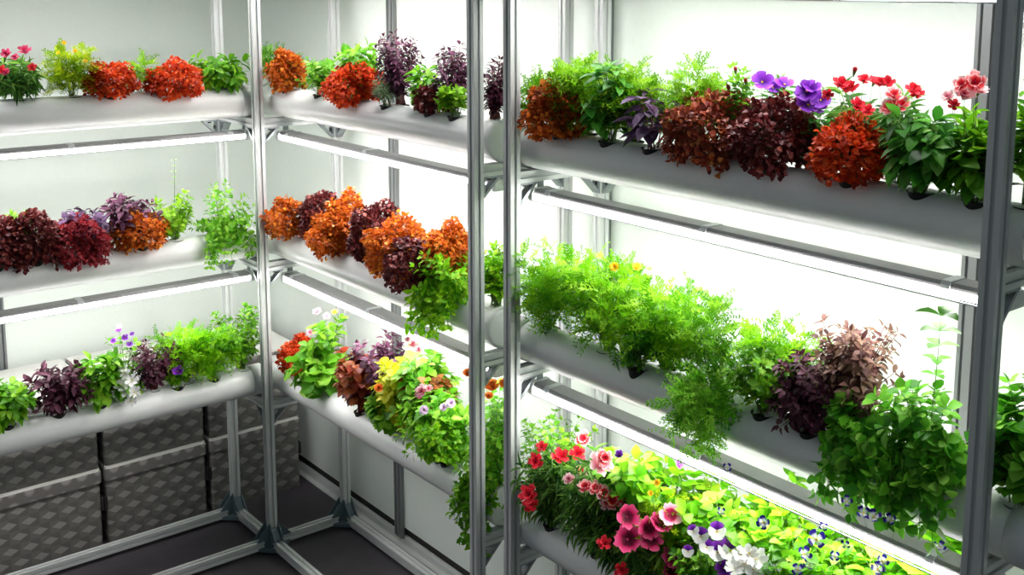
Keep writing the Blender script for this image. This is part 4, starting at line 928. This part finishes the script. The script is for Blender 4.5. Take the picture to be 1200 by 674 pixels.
('torenia', 'begonia', 'R', -2.396, 0.087, 0.6612, 0.094, 0.342, 0.0, -0.001, 0.001, 'limeleaf', 'torenia under the lamp at the bottom of the photo, second from the right post', 'torenias', [('torenia', -0.056, -0.071, 0.308, 0.03), ('torenia', -0.05, -0.076, 0.324, 0.026), ('torenia', -0.103, -0.032, 0.354, 0.02)], {'hmax': 0.31}),
('torenia', 'begonia', 'R', -2.507, 0.107, 0.6612, 0.1, 0.437, 0.0, -0.001, 0.001, 'limeleaf', 'torenia nearest the right post under the lowest right lamp', 'torenias', [('torenia', -0.166, 0.015, 0.455, 0.026), ('torenia', -0.152, 0.003, 0.447, 0.03), ('torenia', -0.13, -0.016, 0.443, 0.024), ('torenia', -0.063, -0.072, 0.393, 0.024), ('torenia', -0.189, 0.034, 0.477, 0.022)], {'hmax': 0.4, 'back': 0.07}),
('nasturtium', 'begonia', 'R', -1.933, 0.113, 0.6612, 0.078, 0.303, 0.0, 0.003, -0.002, 'limeleaf', 'lime green plant between the feathery yellow herb and the viola, lowest right pipe', 'lime green plants under the lowest right lamp', [], {'back': 0.02}),
('nasturtium', 'begonia', 'R', -2.201, 0.113, 0.6612, 0.073, 0.314, 0.0, 0.004, -0.003, 'brightgreen', 'bright green plant behind the white petunia under the lowest right lamp', 'lime green plants under the lowest right lamp', [], {'back': 0.02}),
('nasturtium', 'leafy', 'R', -2.334, 0.071, 0.6612, 0.063, 0.325, 0.0, -0.003, 0.003, 'brightgreen', 'small leaved bright green plant in front of the torenias at the bottom of the photo', 'lime green plants under the lowest right lamp', [('torenia', -0.099, -0.002, 0.272, 0.026), ('torenia', -0.047, -0.045, 0.3, 0.022)], {}),
('nasturtium', 'begonia', 'R', -2.118, 0.113, 0.6612, 0.082, 0.343, 0.0, -0.003, 0.002, 'limeleaf', 'tallest lime green plant, its leaves showing above the lowest right lamp', 'lime green plants under the lowest right lamp', [('torenia', -0.112, -0.012, 0.394, 0.02), ('torenia', -0.041, -0.072, 0.351, 0.02)], {'hmax': 0.4, 'back': 0.07}),
('nasturtium', 'begonia', 'R', -2.323, 0.113, 0.6612, 0.077, 0.359, 0.0, 0.0, -0.0, 'limeleaf', 'lime green plant showing above the lamp below the dark purple basil', 'lime green plants under the lowest right lamp', [], {'hmax': 0.4, 'back': 0.07})]
for i, row in enumerate(PLANTS):
    name, kind, rk, s, o, z0, r, H, drop, lx, ly, pal, label, group, flowers, opt = row
    make_plant(i, name, kind, rk, s, o, z0, r, H, drop, lx, ly, pal, label, group, flowers, opt)

# ------------------------------------------------------------------ light of the room, camera
w = bpy.data.worlds.new('room_light'); SC.world = w; w.use_nodes = True
bg = w.node_tree.nodes['Background']; bg.inputs[0].default_value = (.75, .85, .9, 1); bg.inputs[1].default_value = .2

cam = bpy.data.cameras.new('camera'); co = bpy.data.objects.new('camera', cam); COL.objects.link(co)
fw = Vector((0.63822509, 0.75596785, -0.14553814)); rt = Vector((0.76464736, -0.64442217, 0.00587261)); up = Vector((0.0893485, 0.1150334, 0.98933521))
m = Matrix((rt, up, -fw)).transposed().to_4x4()
m.translation = (-1.61906676, -3.52472099, 2.01159654)
co.matrix_world = m
cam.sensor_fit = 'HORIZONTAL'; cam.sensor_width = 36
cam.lens = 1292.03/1200*36
cam.shift_x = -(657.99-600)/1200
cam.shift_y = (176.47-337)/1200
cam.clip_start = .05
SC.camera = co

vs = SC.view_settings
vs.view_transform = 'Standard'; vs.look = 'None'; vs.gamma = 1; vs.use_curve_mapping = False
vs.exposure = 0.
